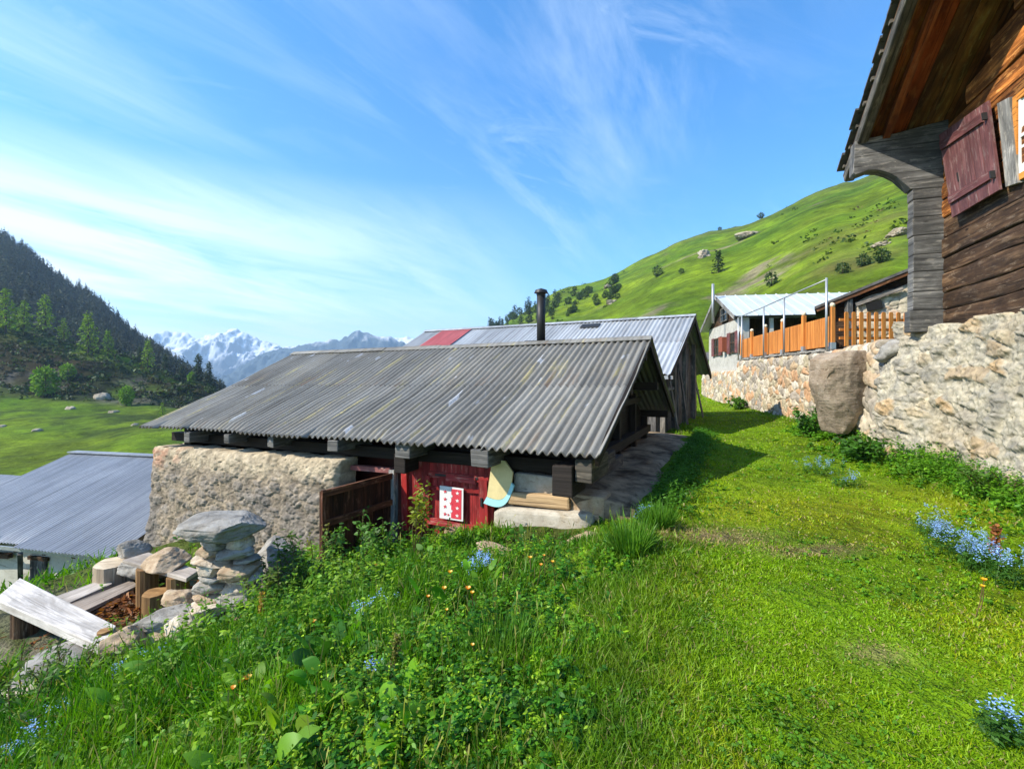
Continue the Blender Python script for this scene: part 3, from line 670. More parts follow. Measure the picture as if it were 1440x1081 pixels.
# doorway: lintel, posts, open leaf, a panel painted dark for the shaded inside
def hp(x, y, d): s, z = hw(x, y, d); return H(s, d, z)
b = MB(); b.beam(hp(477, 655, .5), hp(552, 661, .5), .10, .075, col=(2.1, 1.9, 1.8)); b.build('door_lintel', M['maroon'], hut)
for x, yt, yb, wpx, cc in ((484, 655, 800, 7, (1, .8, .8)), (553, 660, 800, 9, (2.2, 2.2, 2.2))):
    b = MB(); sa, za = hw(x, yt, .48); b.beam(H(sa, .48, za), H(sa, .48, -1.6), .10, .10, up=(E2[0], E2[1], 0), col=cc); b.build('door_post', M['maroon'] if x < 500 else M['grey_wood'], hut)
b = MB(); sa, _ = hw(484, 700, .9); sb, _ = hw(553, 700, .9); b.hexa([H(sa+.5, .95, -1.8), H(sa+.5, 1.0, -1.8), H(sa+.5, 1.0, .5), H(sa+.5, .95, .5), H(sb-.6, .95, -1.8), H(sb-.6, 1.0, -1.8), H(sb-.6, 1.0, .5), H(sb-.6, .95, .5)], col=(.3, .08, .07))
b.build('dark_inside_panel', M['maroon'], hut)
hs, hz = hw(549, 664, .44); hinge = H(hs, .44, hz); outer = onz(450, 689, hz); lv = outer-hinge; lv[2] = 0; LW = np.linalg.norm(lv); lv /= LW
nl = np.cross(lv, A(0, 0, 1)); nl /= np.linalg.norm(nl)
leaf = empty('open_door', hinge-A(0, 0, 1.25)); leaf.name = 'open_door'; leaf.parent = hut; leaf.location = Vector(hinge-A(0, 0, 1.25)-wloc(hut))
b = MB(); nb = 7
for k in range(nb):
    p = hinge+lv*(LW*(k+.5)/nb); b.beam(p-A(0, 0, 1.25), p-A(0, 0, .02+.0*k), LW/nb-.006, .03, up=tuple(nl), col=tuple(A(.95, .62, .55)*random.uniform(.6, 1.0)))
b.build('door_boards', M['brown_wood'], leaf)
b = MB(); nn = -nl if np.dot(nl, A(.3, -1, 0)) < 0 else nl
for zt in (.05, .45, 1.0): b.beam(hinge-A(0, 0, zt)+nn*.035, hinge+lv*LW-A(0, 0, zt)+nn*.035, .035, .085, col=(1.7, 1.15, 1.05))
b.beam(hinge+lv*(LW-.03)+nn*.03-A(0, 0, 1.2), hinge+lv*(LW-.03)+nn*.03-A(0, 0, .0), .06, .03, up=tuple(nn), col=(1.5, 1., .95)); b.build('ledge', M['brown_wood'], leaf)

# closed red stable door
dS0, _ = hw(563, 700, .5); dS1, _ = hw(693, 700, .5); zt = hw(620, 644, .5)[1]; zbm = -.74
door = empty('red_door', H((dS0+dS1)/2, .5, zbm)); door.parent = hut; door.location = Vector(H((dS0+dS1)/2, .5, zbm)-wloc(hut))
b = MB(); nb = 12
for k in range(nb):
    s = dS0+(dS1-dS0)*(k+.5)/nb; b.beam(H(s, .53, zbm-.4), H(s, .53, zt+.06), abs(dS1-dS0)/nb-.005, .04, up=(E2[0], E2[1], 0), col=tuple(A(1, 1, 1)*random.uniform(.75, 1.1)))
b.build('door_boards', M['old_red'], door)
fr = lambda x0, y0, x1, y1, d, t_, mat, nm, cc=(1, 1, 1): (lambda bb: (bb.beam(hp(x0, y0, d), hp(x1, y1, d), t_[0], t_[1], up=((0, 0, 1) if abs(x1-x0) > abs(y1-y0) else (E2[0], E2[1], 0)), col=cc), bb.build(nm, mat, door))[1])(MB())
fr(604, 666, 688, 675, .49, (.05, .08), M['old_red'], 'rail'); fr(628, 671, 669, 676, .465, (.04, .085), M['old_red'], 'rail', (1.25, 1.6, 1.7)); fr(602, 731, 676, 745, .47, (.06, .085), M['old_red'], 'rail', (1.15, 1.5, 1.6)); fr(604, 685, 684, 692, .49, (.03, .05), M['old_red'], 'rail', (1, .8, .8))
fr(603, 668, 601, 748, .48, (.07, .06), M['old_red'], 'stile'); fr(680, 674, 682, 757, .48, (.13, .06), M['old_red'], 'stile'); fr(569, 655, 571, 745, .48, (.10, .06), M['old_red'], 'stile', (1.2, 1.0, .9))
for y in (664, 737):
    bb = MB(); bb.beam(hp(612, y+3, .462), hp(672, y+9, .462), .012, .03); bb.build('strap_hinge', M['black_metal'], door)
bb = MB(); bb.beam(hp(677, 700, .44), hp(677, 712, .44), .03, .02, up=(E2[0], E2[1], 0)); bb.build('latch', M['black_metal'], door)
# flag plate: white and red halves with counterchanged stars
sa, za = hw(618.5, 682.5, .44); sb, zb2 = hw(618, 728, .44); sc, zc2 = hw(651.5, 687, .44); sd, zd2 = hw(651, 733, .44)
flag = empty('flag_plate', H(sa, .44, zb2), 'small white and red plate with counterchanged stars fixed on the red stable door', 'sign')
fp = lambda u, v, d: H(lerp(lerp(sa, sc, u), lerp(sb, sd, u), v), d, lerp(lerp(za, zc2, u), lerp(zb2, zd2, u), v))
def plate(u0, u1, v0, v1, d0_, d1_, mat, nm):
    bb = MB(); c = [fp(u, v, d) for d in (d0_, d1_) for u, v in ((u0, v1), (u1, v1), (u1, v0), (u0, v0))]; bb.hexa(c); return bb.build(nm, mat, flag)
plate(0, 1, 0, 1, .452, .44, M['white_paint'], 'plate'); plate(.5, .93, .05, .95, .4395, .437, M['red_paint'], 'red_half')
def star(u, v, r, mat):
    bb = MB(); ps = []
    for k in range(10):
        a = math.pi/2+k*math.pi/5; rr = r if k % 2 == 0 else r*.42; ps.append(fp(u+rr*math.cos(a), v-rr*math.sin(a)*.74, .4365))
    bb.prism(ps, -E2*.0025); bb.build('star', mat, flag)
for k, v in enumerate((.16, .39, .62, .85)):
    star(.24, v, .085, M['red_paint']); star(.76, v, .085, M['white_paint'])
for v in (.27, .5, .73): star(.5, v, .09, M['red_paint'] if v == .5 else M['white_paint'])
star(.38, .86, .06, M['red_paint'])
# round wedge-shaped board, cream with a pale blue rim
mt = empty('round_board', hp(702, 708, .36), 'broken round board, cream with a pale blue rim, hung beside the red door', 'board')
d_ = .37; apex = A(*hw(693, 648, d_)); lo = A(*hw(680, 707, d_)); hi = A(*hw(723, 683, d_))
cen = A(*hw(704, 662, d_))
def arcpts(rm):
    ps = []
    for k in range(15):
        t = k/14; q = lerp(lo, hi, t); bow = A(*hw(708, 712, d_))-(lo+hi)/2; q = q+bow*math.sin(math.pi*t)*.92
        ps.append(cen+(q-cen)*rm)
    return ps
inner = [A(*hw(692, 646, d_)), A(*hw(710, 648, d_)), A(*hw(721, 664, d_))][::-1]
bb = MB(); bb.prism([H(p[0], d_, p[1]) for p in arcpts(.80)+inner], E2*.03, ua=E1); bb.build('disc', M['cream_paint'], mt)
bb = MB(); o1, i1 = arcpts(1.0), arcpts(.81)
for k in range(14): bb.hexa([H(i1[k][0], d_-.008, i1[k][1]), H(o1[k][0], d_-.008, o1[k][1]), H(o1[k][0], d_+.03, o1[k][1]), H(i1[k][0], d_+.03, i1[k][1]), H(i1[k+1][0], d_-.008, i1[k+1][1]), H(o1[k+1][0], d_-.008, o1[k+1][1]), H(o1[k+1][0], d_+.03, o1[k+1][1]), H(i1[k+1][0], d_+.03, i1[k+1][1])])
bb.build('rim', M['cyan_paint'], mt)
# masonry right of the door
b = MB()
def slabpx(x0, y0, x1, y1, d, dep, mat, nm, seed, amp=.03, y0b=None, y1b=None):
    s0_, zt0 = hw(x0, y0, d); s1_, zt1 = hw(x1, y0b if y0b else y0, d); _, zb0 = hw(x0, y1, d); _, zb1 = hw(x1, y1b if y1b else y1, d)
    V, Fc = ico(4); V = V.copy(); V = np.sign(V)*np.abs(V)**.17; V /= np.abs(V).max(0)
    u = (V[:, 0]+1)/2; w_ = (V[:, 2]+1)/2; q = (V[:, 1]+1)/2
    s = lerp(s0_, s1_, u); z = lerp(lerp(zb0, zb1, u), lerp(zt0, zt1, u), w_); dd = d+q*dep
    P = O1+s[:, None]*E1+dd[:, None]*E2; P[:, 2] = z
    P = P+amp*np.stack([fbm(P*5+k*7, 4, seed+k) for k in range(3)], -1)
    return link_mesh(nm, P, np.array(Fc, np.int32), mat, hut, smooth=True)
slabpx(691, 714, 832, 790, .28, .5, M['concrete'], 'concrete_block', 1, .05, 722, 800)
slabpx(722, 664, 782, 694, .50, .25, M['concrete'], 'wall_block', 4, .02, 671, 698)
b = MB(); b.beam(hp(716, 699, .44), hp(803, 707, .44), .16, .17, col=(1.25, 1.05, .8), jit=.012); b.build('wall_log', M['pale_wood'], hut, bevel=.03)
slabpx(700, 692, 722, 717, .46, .22, M['tan_stone'], 'wall_stone', 7, .03)
slabpx(800, 694, 850, 728, .42, .35, M['tan_stone'], 'wall_stone', 8, .04, 698, 735)
b = MB(); b.hexa([H(dS0-.03, .66, -1.5), H(dS0-.03, .70, -1.5), H(dS0-.03, .70, .55), H(dS0-.03, .66, .55), H(.74, .66, -1.5), H(.74, .70, -1.5), H(.74, .70, .55), H(.74, .66, .55)], col=(.3, .3, .3)); b.build('front_boards', M['dark_wood'], hut)
# chimney
cs = 2.26; cb_ = H(cs, DH+.16, zr(cs)-.02); ch = empty('chimney', cb_); ch.parent = hut; ch.location = Vector(cb_-wloc(hut))
b = MB(); b.tube([cb_, cb_+A(0, 0, 1.02)], .088, 18); b.build('flue_pipe', M['black_metal'], ch, smooth=True)
b = MB(); b.tube([cb_+A(0, 0, 1.0), cb_+A(0, 0, 1.06), cb_+A(0, 0, 1.07), cb_+A(0, 0, 1.13), cb_+A(0, 0, 1.165)], [.088, .10, .145, .12, .02], 18); b.build('cowl', M['black_metal'], ch)
b = MB(); b.beam(cb_+E1*.30+A(0, 0, .06), cb_-E1*.24+A(0, 0, .06), .36, .035); b.build('flashing', M['black_metal'], ch)
# ledge along the gable
b = MB()
V = []; 
def ledge():
    n, m = 60, 16
    S, D = np.meshgrid(np.linspace(.80, -.36, m), np.linspace(.42, 8.0, n), indexing='ij')
    S2 = S+.16*fbm(np.stack([D*1.1, 0*D, 0*D], -1), 3, 7)*(S < 0)-.22*sst(1.5, 6, D)*(S < .3)*0
    Z = .03+.05*(S-.2)+.045*fbm(np.stack([S*2.4, D*1.7, 0*S], -1), 5, 8)-.10*sst(-.18, -.36, S)*np.clip(.5+2*fbm(np.stack([D*2.1, 0*D, 0*D], -1), 3, 9), 0, 1)
    P = O1+S2[..., None]*E1+D[..., None]*E2; P[..., 2] = Z
    low = P.copy(); low[..., 2] = -.55
    Q = np.concatenate([low[:1], P, low[-1:]], 0); Q = np.concatenate([np.concatenate([low[:1, :1], low[:, :1], low[-1:, :1]], 0), Q, np.concatenate([low[:1, -1:], low[:, -1:], low[-1:, -1:]], 0)], 1)
    return link_mesh('stone_ledge', Q.reshape(-1, 3), gridfaces(Q.shape[0], Q.shape[1]), M['slab_con'], None, smooth=False)
tag(ledge(), 'stained concrete ledge running along the shaded gable of the stone hut beside the path', 'ledge')

# =================================================================== the barn behind it
G1 = A(-.866, .5, 0); G2 = A(.5, .866, 0); O2 = A(4.15, 12.5, 0)
def B2(s, d, z): return O2+s*G1+d*G2+A(0, 0, z)
barn = empty('barn', B2(5, 4, -.5), 'barn with a long pale corrugated roof and one red roof sheet, behind the stone hut', 'barn')
fe = lambda s: 1.60+0*s; fr_ = lambda s: 3.58+.0*s
corrugated('corrugated_roof', O2, G1, G2, 11.6, 3.93, fe, fr_, .15, .022, M['barn_roof'], barn, sag=.02, seed=11)
corrugated('corrugated_roof', O2+2*3.93*G2, G1, -G2, 11.6, 3.93, fe, fr_, .15, .022, M['barn_roof'], barn, sag=.02, seed=12)
b = MB()
for sgn in (-1, 1): b.poly([B2(-.02, 3.93, 3.63), B2(11.62, 3.93, 3.63), B2(11.62, 3.93+sgn*.17, 3.545), B2(-.02, 3.93+sgn*.17, 3.545)], [(0, 0), (11, 0), (11, .2), (0, .2)])
o = b.build('ridge_cap', M['barn_roof'], barn); md = o.modifiers.new('t', 'SOLIDIFY'); md.thickness = .008
def onroof(x, y):
    n = np.cross(G1, G2*3.93+A(0, 0, 1.98)); p = onplane(x, y, B2(0, 0, 1.60), n); return float(np.dot(p-O2, G1)), float(np.dot(p-O2, G2))/3.93
(r0, t0), (r1, t1) = onroof(626, 463), onroof(664, 463)
corrugated('red_roof_sheet', O2+G2*3.93*.55, G1, G2, r0, 3.93*.42, lambda s: 1.60+1.98*.55+.03+0*s, lambda s: 1.60+1.98*.97+.03+0*s, .15, .022, M['red_sheet'], barn, s0=r1, sag=.0, seed=13)
(r0, t0), (r1, t1) = onroof(810, 468), onroof(838, 465)
b = MB(); q = lambda s, t, dz: B2(s, 3.93*t, 1.60+1.98*t+dz)
b.hexa([q(r0, .84, .03), q(r1, .84, .03), q(r1, .91, .03), q(r0, .91, .03), q(r0, .84, .06), q(r1, .84, .06), q(r1, .91, .06), q(r0, .91, .06)]); b.build('roof_hatch', M['black_metal'], barn)
for sa, sb in ((.55, .75), (11.1, 10.9)): b = MB(); b.prism([B2(sa, .55, -1.2), B2(sa, 7.3, -1.2), B2(sa, 7.3, 1.72), B2(sa, 3.93, 3.42), B2(sa, .55, 1.72)], G1*(sb-sa), ua=A(0, 0, 1), col=(.8, .8, .8)); b.build('gable_wall', M['grey_wood'], barn)
b = MB()
for dd in (.55, 7.2): b.hexa([B2(.76, dd, -1.2), B2(.76, dd+.1, -1.2), B2(.76, dd+.1, 1.72), B2(.76, dd, 1.72), B2(10.89, dd, -1.2), B2(10.89, dd+.1, -1.2), B2(10.89, dd+.1, 1.72), B2(10.89, dd, 1.72)], col=(.6, .6, .6))
b.build('side_wall', M['grey_wood'], barn)
for k in range(16):
    dd = .62+k*.42; zt = 1.72+min(dd-.55, 7.3-dd)*.5; b = MB(); b.beam(B2(.50-.02*(k % 2), dd, -.4), B2(.50-.02*(k % 2), dd, zt), .40-.03*random.random(), .04, up=tuple(G1), col=tuple(A(1, 1, 1)*random.uniform(.6, 1.1))); b.build('gable_board', M['grey_wood'], barn)
for dA in (0, 2*3.93): b = MB(); b.beam(B2(.03, dA, 1.50), B2(.03, 3.93, 3.48), .05, .15, col=(.45, .45, .45)); b.build('barge_board', M['dark_wood'], barn)
b = MB(); b.beam(B2(-.05, .06, 1.53), B2(.9, .06, 1.53), .10, .09); b.build('gutter', M['steel'], barn)
for dd in (.5, 1.9, 3.6, 5.4): b = MB(); b.beam(B2(.30, dd, -.2), B2(.30, dd, 1.6+.5*min(dd, 7.8-dd)-.1), .13, .13, up=tuple(G1), col=(1.1, 1.05, .95)); b.build('gable_post', M['grey_wood'], barn)
b = MB(); b.beam(B2(.3, .4, .75), B2(.3, 1.9, .75), .1, .12, col=(1, .95, .85)); b.beam(B2(.3, .4, 1.2), B2(.3, 1.9, 1.2), .08, .08); b.build('cross_rail', M['grey_wood'], barn)
# plank rack and pole at the front corner
for x, yb, yt, Y, rr in ((1103, 605, 610, 12.3, .03),): pass
pb = onz(984, 604, .02)

# planks leaning on the barn gable
for k, (d_, L_, w_, cc) in enumerate(((1.5, 1.75, .22, (1.1, 1.08, 1.0)), (3.0, 2.1, .20, (.7, .68, .64)), (6.2, 1.5, .24, (1.4, 1.3, 1.1)))):
    p0 = B2(.08, d_, 0); p0[2] = gz1(p0[0], p0[1])-.02; p1 = B2(.40, d_+.12, 0); p1[2] = p0[2]+L_; b = MB(); b.beam(p0, p1, w_, .04, up=(.866, -.5, 0), col=cc)
    tag(b.build('plank', M['grey_wood']), ['long grey plank leaning on the barn gable next to the gutter end', 'darker plank leaning on the barn gable between two other planks', 'short pale plank leaning at the path end of the barn gable'][k], 'plank', 'planks leaning on the barn')

# =================================================================== blue-grey roofed house below on the left
C1 = A(-.976, .217, 0); C2 = A(.217, .976, 0); O3 = A(-7.54, 9.0, 0)
def B3(s, d, z): return O3+s*C1+d*C2+A(0, 0, z)
low = empty('plastered_house', B3(2.5, 3.5, -4.6), 'pale plastered house with a blue grey metal roof, low at the left behind the bench', 'house')
le_ = lambda s: -1.83+0*s; lr_ = lambda s: -.63+0*s
corrugated('metal_roof', O3, C1, C2, 6.0, 3.5, le_, lr_, .085, .013, M['blue_roof'], low, seed=21)
corrugated('metal_roof', O3+7*C2, C1, -C2, 6.0, 3.5, le_, lr_, .085, .010, M['blue_roof'], low, seed=22)
b = MB(); b.beam(B3(-.02, 3.5, -.605), B3(6.02, 3.5, -.605), .26, .03); b.build('ridge_cap', M['blue_roof'], low)
b = MB()
b.prism([B3(.35, .30, -4.6), B3(.35, 6.7, -4.6), B3(.35, 6.7, -1.90), B3(.35, 3.5, -.78), B3(.35, .30, -1.90)], C1*5.3, ua=C2); b.build('wall', M['creamplaster'], low)
for k in range(8): b = MB(); s = .3+k*.75; b.beam(B3(s, .05, -1.92), B3(s, .95, -1.62), .09, .11, col=(1.1, .95, .8)); b.build('rafter_end', M['brown_wood'], low)
b = MB(); b.beam(B3(.05, .02, -1.885), B3(5.95, .02, -1.885), .03, .07); b.build('gutter', M['steel'], low)
sx_ = float(np.dot(onplane(53, 800, B3(0, .25, 0), C2)-O3, C1)); sw = .42
wn = empty('shuttered_opening', B3(sx_, .27, -3.1)); wn.parent = low; wn.location = Vector(B3(sx_, .27, -3.1)-wloc(low))
b = MB()
for k in range(5): b.beam(B3(sx_-sw/2+.04+k*.085, .27, -3.5), B3(sx_-sw/2+.04+k*.085, .27, -2.18), .078, .04, up=tuple(C2), col=tuple(A(1, 1, 1)*random.uniform(.6, .9))); 
b.build('boards', M['grey_wood'], wn)
b = MB(); b.beam(B3(sx_-sw/2-.04, .26, -2.14), B3(sx_+sw/2+.04, .26, -2.14), .06, .07); b.build('lintel', M['brown_wood'], wn)
b = MB(); b.beam(B3(sx_+.50, .27, -2.75), B3(sx_+.15, .05, -1.98), .08, .08); b.build('brace', M['grey_wood'], low)
b = MB(); b.beam(B3(2.9, .20, -2.12), B3(4.9, .14, -2.2), .09, .1, col=(.6, .5, .4)); b.build('rail', M['brown_wood'], low)
# another roof beyond it
f4 = empty('far_low_house', A(-22.6, 19, -5.7), 'small house showing only its pale roof corner behind the blue grey metal roof', 'house')
def B4(s, d, z): return A(-21.0, 17.6, -.3)+s*C1+d*C2+A(0, 0, z)
corrugated('metal_roof', B4(0, 0, 0), C1, C2, 5, 3, lambda s: -3.65+0*s, lambda s: -2.8+0*s, .12, .012, M['blue_roof'], f4, seed=31)
corrugated('metal_roof', B4(0, 6, 0), C1, -C2, 5, 3, lambda s: -3.65+0*s, lambda s: -2.8+0*s, .12, .012, M['blue_roof'], f4, seed=32)
b = MB(); b.prism([B4(.3, .5, -6.5), B4(.3, 5.5, -6.5), B4(.3, 5.5, -3.3), B4(.3, 3, -2.62), B4(.3, .5, -3.3)], C1*4.4, ua=C2); b.build('wall', M['creamplaster'], f4)
# =================================================================== timber house on the right
K = A(7.02, 7.83, 0); WT = A(.349, .937, 0); WN_ = A(-.937, .349, 0)
def Rr(t, p, z): return K+t*WT+p*WN_+A(0, 0, z)
def rw(x, y, p): q = onplane(x, y, Rr(0, p, 0), WN_); return float(np.dot(q-K, WT)), float(q[2])
SL = .525; PE = 1.20; TE = .60; ZE = 5.30; TR = -3.6
rz = lambda t: ZE+SL*(TE-t) if t > TR else ZE+SL*(TE-TR)-SL*(TR-t)
chalet = empty('timber_house', Rr(-3.6, -2.5, 2.3), 'dark old timber chalet with red brown shutter above the pale rock wall', 'house')
# log wall of hewn courses
b = MB(); z = 2.34; k = 0; hs_ = [.30, .27, .31, .26, .30, .33, .28, .30, .27, .31, .29, .30, .30, .28, .3, .3, .3]
while z < 7.2:
    h = hs_[k % len(hs_)]; ta = 0.0; tb = -7.2
    if z+h > rz(0)-.25:
        ta = min(0., TE-(z+h+.22-ZE)/SL); tb = max(-7.2, 2*TR-ta)
    if ta > tb+.3:
        lum = random.uniform(.7, 1.2) if z < 4.0 else random.uniform(.8, 2.0); warm = (1., .98, .96) if z < 4.0 else (2.1, 1.25, .5)  # upper courses painted brighter and warmer, standing in for orange light
        for q0, q1 in ((ta, (ta+tb)/2+random.uniform(-.9, .9)), (None, tb)):
            if q0 is None: q0 = q1p-.008
            q1p = q1; pj = random.uniform(-.015, .02); l2 = lum*random.uniform(.85, 1.15)
            n = 26; 
            ts = np.linspace(q0, q1, n); V = []; Fc = []; UV = []
            uo, vo = random.uniform(0, 40), random.uniform(0, 40); wv = [.018*vnoise(A(t*1.3, k*3.7, 5.)[None])[0] for t in ts]; wb = [.018*vnoise(A(t*1.3, (k+1)*3.7, 5.)[None])[0] for t in ts]
            prof = [(-.16, 0.004), (.012, .006), (.024, .022), (.028, h*.5), (.022, h-.02), (.008, h-.004), (-.16, h-.004)]
            for i, t in enumerate(ts):
                for j, (pp, zz_) in enumerate(prof):
                    q = zz_/h; V.append(Rr(t, pp+pj+(.012*vnoise(A(t*2.1, j*1.7, k*2.3)[None])[0] if 0 < j < 6 else 0), z+zz_+wv[i]*(1-q)+wb[i]*q)); UV.append((uo+abs(t-q0), vo+[0, .16, .2, .2+h*.5, h+.15, h+.2, h+.36][j]))
            m_ = len(prof)
            for i in range(n-1):
                for j in range(m_-1): Fc.append((i*m_+j, i*m_+j+1, (i+1)*m_+j+1, (i+1)*m_+j))
            cc = A(*warm)*l2
            b.add(V, Fc, UV, col=tuple(cc))
    z += h; k += 1
b.build('log_wall', M['brown_wood'], chalet)
# solid behind the courses
b = MB(); pts = [Rr(-.02, -.15, 2.3), Rr(-7.2, -.15, 2.3), Rr(-7.2, -.15, rz(-7.2)-.28), Rr(TR, -.15, rz(TR)-.28), Rr(-.02, -.15, rz(0)-.28)]
b.prism(pts, -WN_*5.5, col=(.5, .5, .5)); b.build('house_body', M['dark_wood'], chalet)
# log ends of the far wall, stepping out into a bracket
zc_ = 2.30; k = 0
while zc_ < 4.66:
    h = min([.36, .30, .33, .28, .31, .30, .29, .33][k], 4.74-zc_); b = MB(); pl = .415+random.uniform(-.012, .012)+(.05 if k == 0 else 0)
    b.hexa([Rr(-.16, -.05, zc_), Rr(.06, -.05, zc_), Rr(.06, -.05, zc_+h-.006), Rr(-.16, -.05, zc_+h-.006), Rr(-.16, pl, zc_), Rr(.06, pl, zc_), Rr(.06, pl, zc_+h-.006), Rr(-.16, pl, zc_+h-.006)], col=tuple(A(1, 1, 1)*random.uniform(.7, 1.05)))
    b.build('log_end', M['grey_wood'], chalet, bevel=.012); zc_ += h; k += 1
def RP(x, y, t): n = WT; q = onplane(x, y, Rr(t, 0, 0), n); return float(np.dot(q-K, WN_)), float(q[2])
prof = [RP(x, y, -.17) for x, y in ((1313, 265), (1281, 266), (1272, 258), (1262, 249), (1250, 243), (1237, 239), (1222, 239), (1204, 246), (1200, 243), (1202, 199), (1214, 195), (1260, 187), (1310, 200))]
prof[0] = (-.05, prof[0][1]); prof[-1] = (-.05, prof[-2][1]+.1)
b = MB(); b.prism([Rr(-.17, p, z) for p, z in prof], WT*.24, ua=WN_); b.build('console', M['grey_wood'], chalet, bevel=.012)
# roof: soffit boards along the slope, barge log, slates, purlin stubs
b = MB(); pcs = np.arange(PE-.02, -.9, -.235); cols = [(.6, .55, .5), (1.0, .55, .32), (.95, .42, .22), (.5, .45, .32), (1.1, 1.0, .7), (.6, .4, .3), (1.1, 1.05, .75), (.5, .42, .32), (1.1, .75, .4), (1., .95, .75)]
for k, p in enumerate(pcs):
    dz = .012*(k % 2)
    for (ta, tb) in ((TE-.02, TR), (TR, -7.9)):
        b.hexa([Rr(ta, p, rz(ta)+dz), Rr(ta, p-.225, rz(ta)+dz), Rr(ta, p-.225, rz(ta)+dz+.035), Rr(ta, p, rz(ta)+dz+.035), Rr(tb, p, rz(tb)+dz), Rr(tb, p-.225, rz(tb)+dz), Rr(tb, p-.225, rz(tb)+dz+.035), Rr(tb, p, rz(tb)+dz+.035)], col=cols[k % len(cols)])
b.build('soffit_boards', M['warm_wood'], chalet)
b = MB()
for ta, tb in ((TE, TR), (TR, -7.9)):
    b.hexa([Rr(ta, PE-.9-5.8, rz(ta)+.06), Rr(ta, PE-.03, rz(ta)+.06), Rr(ta, PE-.03, rz(ta)+.1), Rr(ta, PE-6.7, rz(ta)+.1), Rr(tb, PE-6.7, rz(tb)+.06), Rr(tb, PE-.03, rz(tb)+.06), Rr(tb, PE-.03, rz(tb)+.1), Rr(tb, PE-6.7, rz(tb)+.1)], col=(.5, .5, .5))
b.build('roof_deck', M['dark_wood'], chalet)
for ta, tb in ((TE-.0, TR), (-7.9, TR)):
    b = MB(); b.beam(Rr(ta, PE-.09, rz(ta)-.09), Rr(tb, PE-.09, rz(tb)-.09), .16, .19, col=(.8, .76, .68), jit=.004); b.build('barge_log', M['grey_wood'], chalet, bevel=.03)
b = MB(); b.beam(Rr(TE-.1, PE-.42, rz(TE)-.06), Rr(TR, PE-.42, rz(TR)-.06), .10, .12, col=(.8, .45, .3)); b.build('soffit_batten', M['warm_wood'], chalet)
for pz, tt in ((0, -2.25), (0, -3.6)):
    b = MB(); b.beam(Rr(tt, -.1, rz(tt)-.16), Rr(tt, .62 if tt > -3 else PE-.2, rz(tt)-.16), .22, .24, col=(.8, .8, .8)); b.build('purlin_end', M['grey_wood'], chalet, bevel=.02)
b = MB(); t = TE+.06; k = 0
while t > -7.6:
    st = .19*random.uniform(.9, 1.1); wdt = random.uniform(.3, .5); p = PE+.06+random.uniform(-.03, .03); q = p
    while q > -5.4:
        w2 = random.uniform(.28, .5); th = random.uniform(.022, .04); tt = t+random.uniform(-.02, .02); up_ = -1 if t > TR else 1
        ta, tb = tt, tt-.34; b.hexa([Rr(ta, q, rz(ta)+.11), Rr(ta, q-w2+.01, rz(ta)+.11), Rr(ta, q-w2+.01, rz(ta)+.11+th), Rr(ta, q, rz(ta)+.11+th), Rr(tb, q, rz(tb)+.10), Rr(tb, q-w2+.01, rz(tb)+.10), Rr(tb, q-w2+.01, rz(tb)+.10+th), Rr(tb, q, rz(tb)+.10+th)])
        q -= w2
        if q < PE-.9: q -= 20 if k % 1 == 0 and q < -1 else 0
    t -= st; k += 1
b.build('slates', M['slate'], chalet)
# batten ends that show under the slates
t = TE-.1
while t > -7.4: b = MB(); b.beam(Rr(t, PE-.25, rz(t)+.055), Rr(t, PE+.02, rz(t)+.055), .07, .05, col=(1, .9, .75)); b.build('batten_end', M['grey_wood'], chalet); t -= .36
# shutter and window
def quadpx(pts, p): return [Rr(*(lambda a: (a[0], p, a[1]))(rw(x, y, p))) for x, y in pts]
sh = empty('shutter', Rr(*((lambda a: (a[0], .1, a[1]))(rw(1375, 300, .1))))); sh.parent = chalet; sh.location = Vector(np.array(sh.location)-wloc(chalet))
q = quadpx([(1323, 190), (1393, 141), (1410, 266), (1342, 306)], .11)
fq = lambda u, v, d: lerp(lerp(q[0], q[1], u), lerp(q[3], q[2], u), v)+WN_*d
b = MB()
for k in range(5):
    u0, u1 = k/5+.006, (k+1)/5-.006; b.hexa([fq(u0, 0, 0), fq(u1, 0, 0), fq(u1, 0, .03), fq(u0, 0, .03), fq(u0, 1, 0), fq(u1, 1, 0), fq(u1, 1, .03), fq(u0, 1, .03)], col=tuple(A(1, 1, 1)*random.uniform(1.05, 1.3)))
b.build('shutter_boards', M['maroon'], sh)
for v0, v1 in ((.10, .20), (.76, .85)):
    b = MB(); b.hexa([fq(.04, v0, .031), fq(.04, v1, .031), fq(.04, v1, .062), fq(.04, v0, .062), fq(.90, v0, .031), fq(.90, v1, .031), fq(.90, v1, .062), fq(.90, v0, .062)], col=(1.05, .95, .95)); b.build('ledge', M['maroon'], sh)
for v0 in (.12, .78): bb = MB(); bb.beam(fq(.96, v0, .035), fq(.96, v0+.08, .035), .02, .10, up=tuple(WN_)); bb.build('hinge', M['black_metal'], sh)
bb = MB(); bb.beam(fq(.28, .56, .035), fq(.28, .66, .035), .012, .02, up=tuple(WN_)); bb.build('handle', M['black_metal'], sh)
win = empty('window', Rr(*((lambda a: (a[0], .05, a[1]))(rw(1440, 260, .05))))); win.parent = chalet; win.location = Vector(np.array(win.location)-wloc(chalet))
def panel(pts, p, th, mat, nm, par, cc=(1, 1, 1), ua=None):
    qq = quadpx(pts, p); bb = MB(); bb.prism(qq, -WN_*th, ua=ua if ua is not None else qq[3]-qq[0], col=cc); return bb.build(nm, mat, par)
panel([(1402, 146), (1419, 137), (1431, 257), (1414, 263)], .075, .14, M['grey_wood'], 'surround_board', win, (2.0, 1.98, 1.9))
qa = rw(1425, 140, .05); qb = rw(1440, 250, .05); t0, zt_, zb_ = qa[0], qa[1]+.02, qb[1]+.0; t1 = t0-1.05
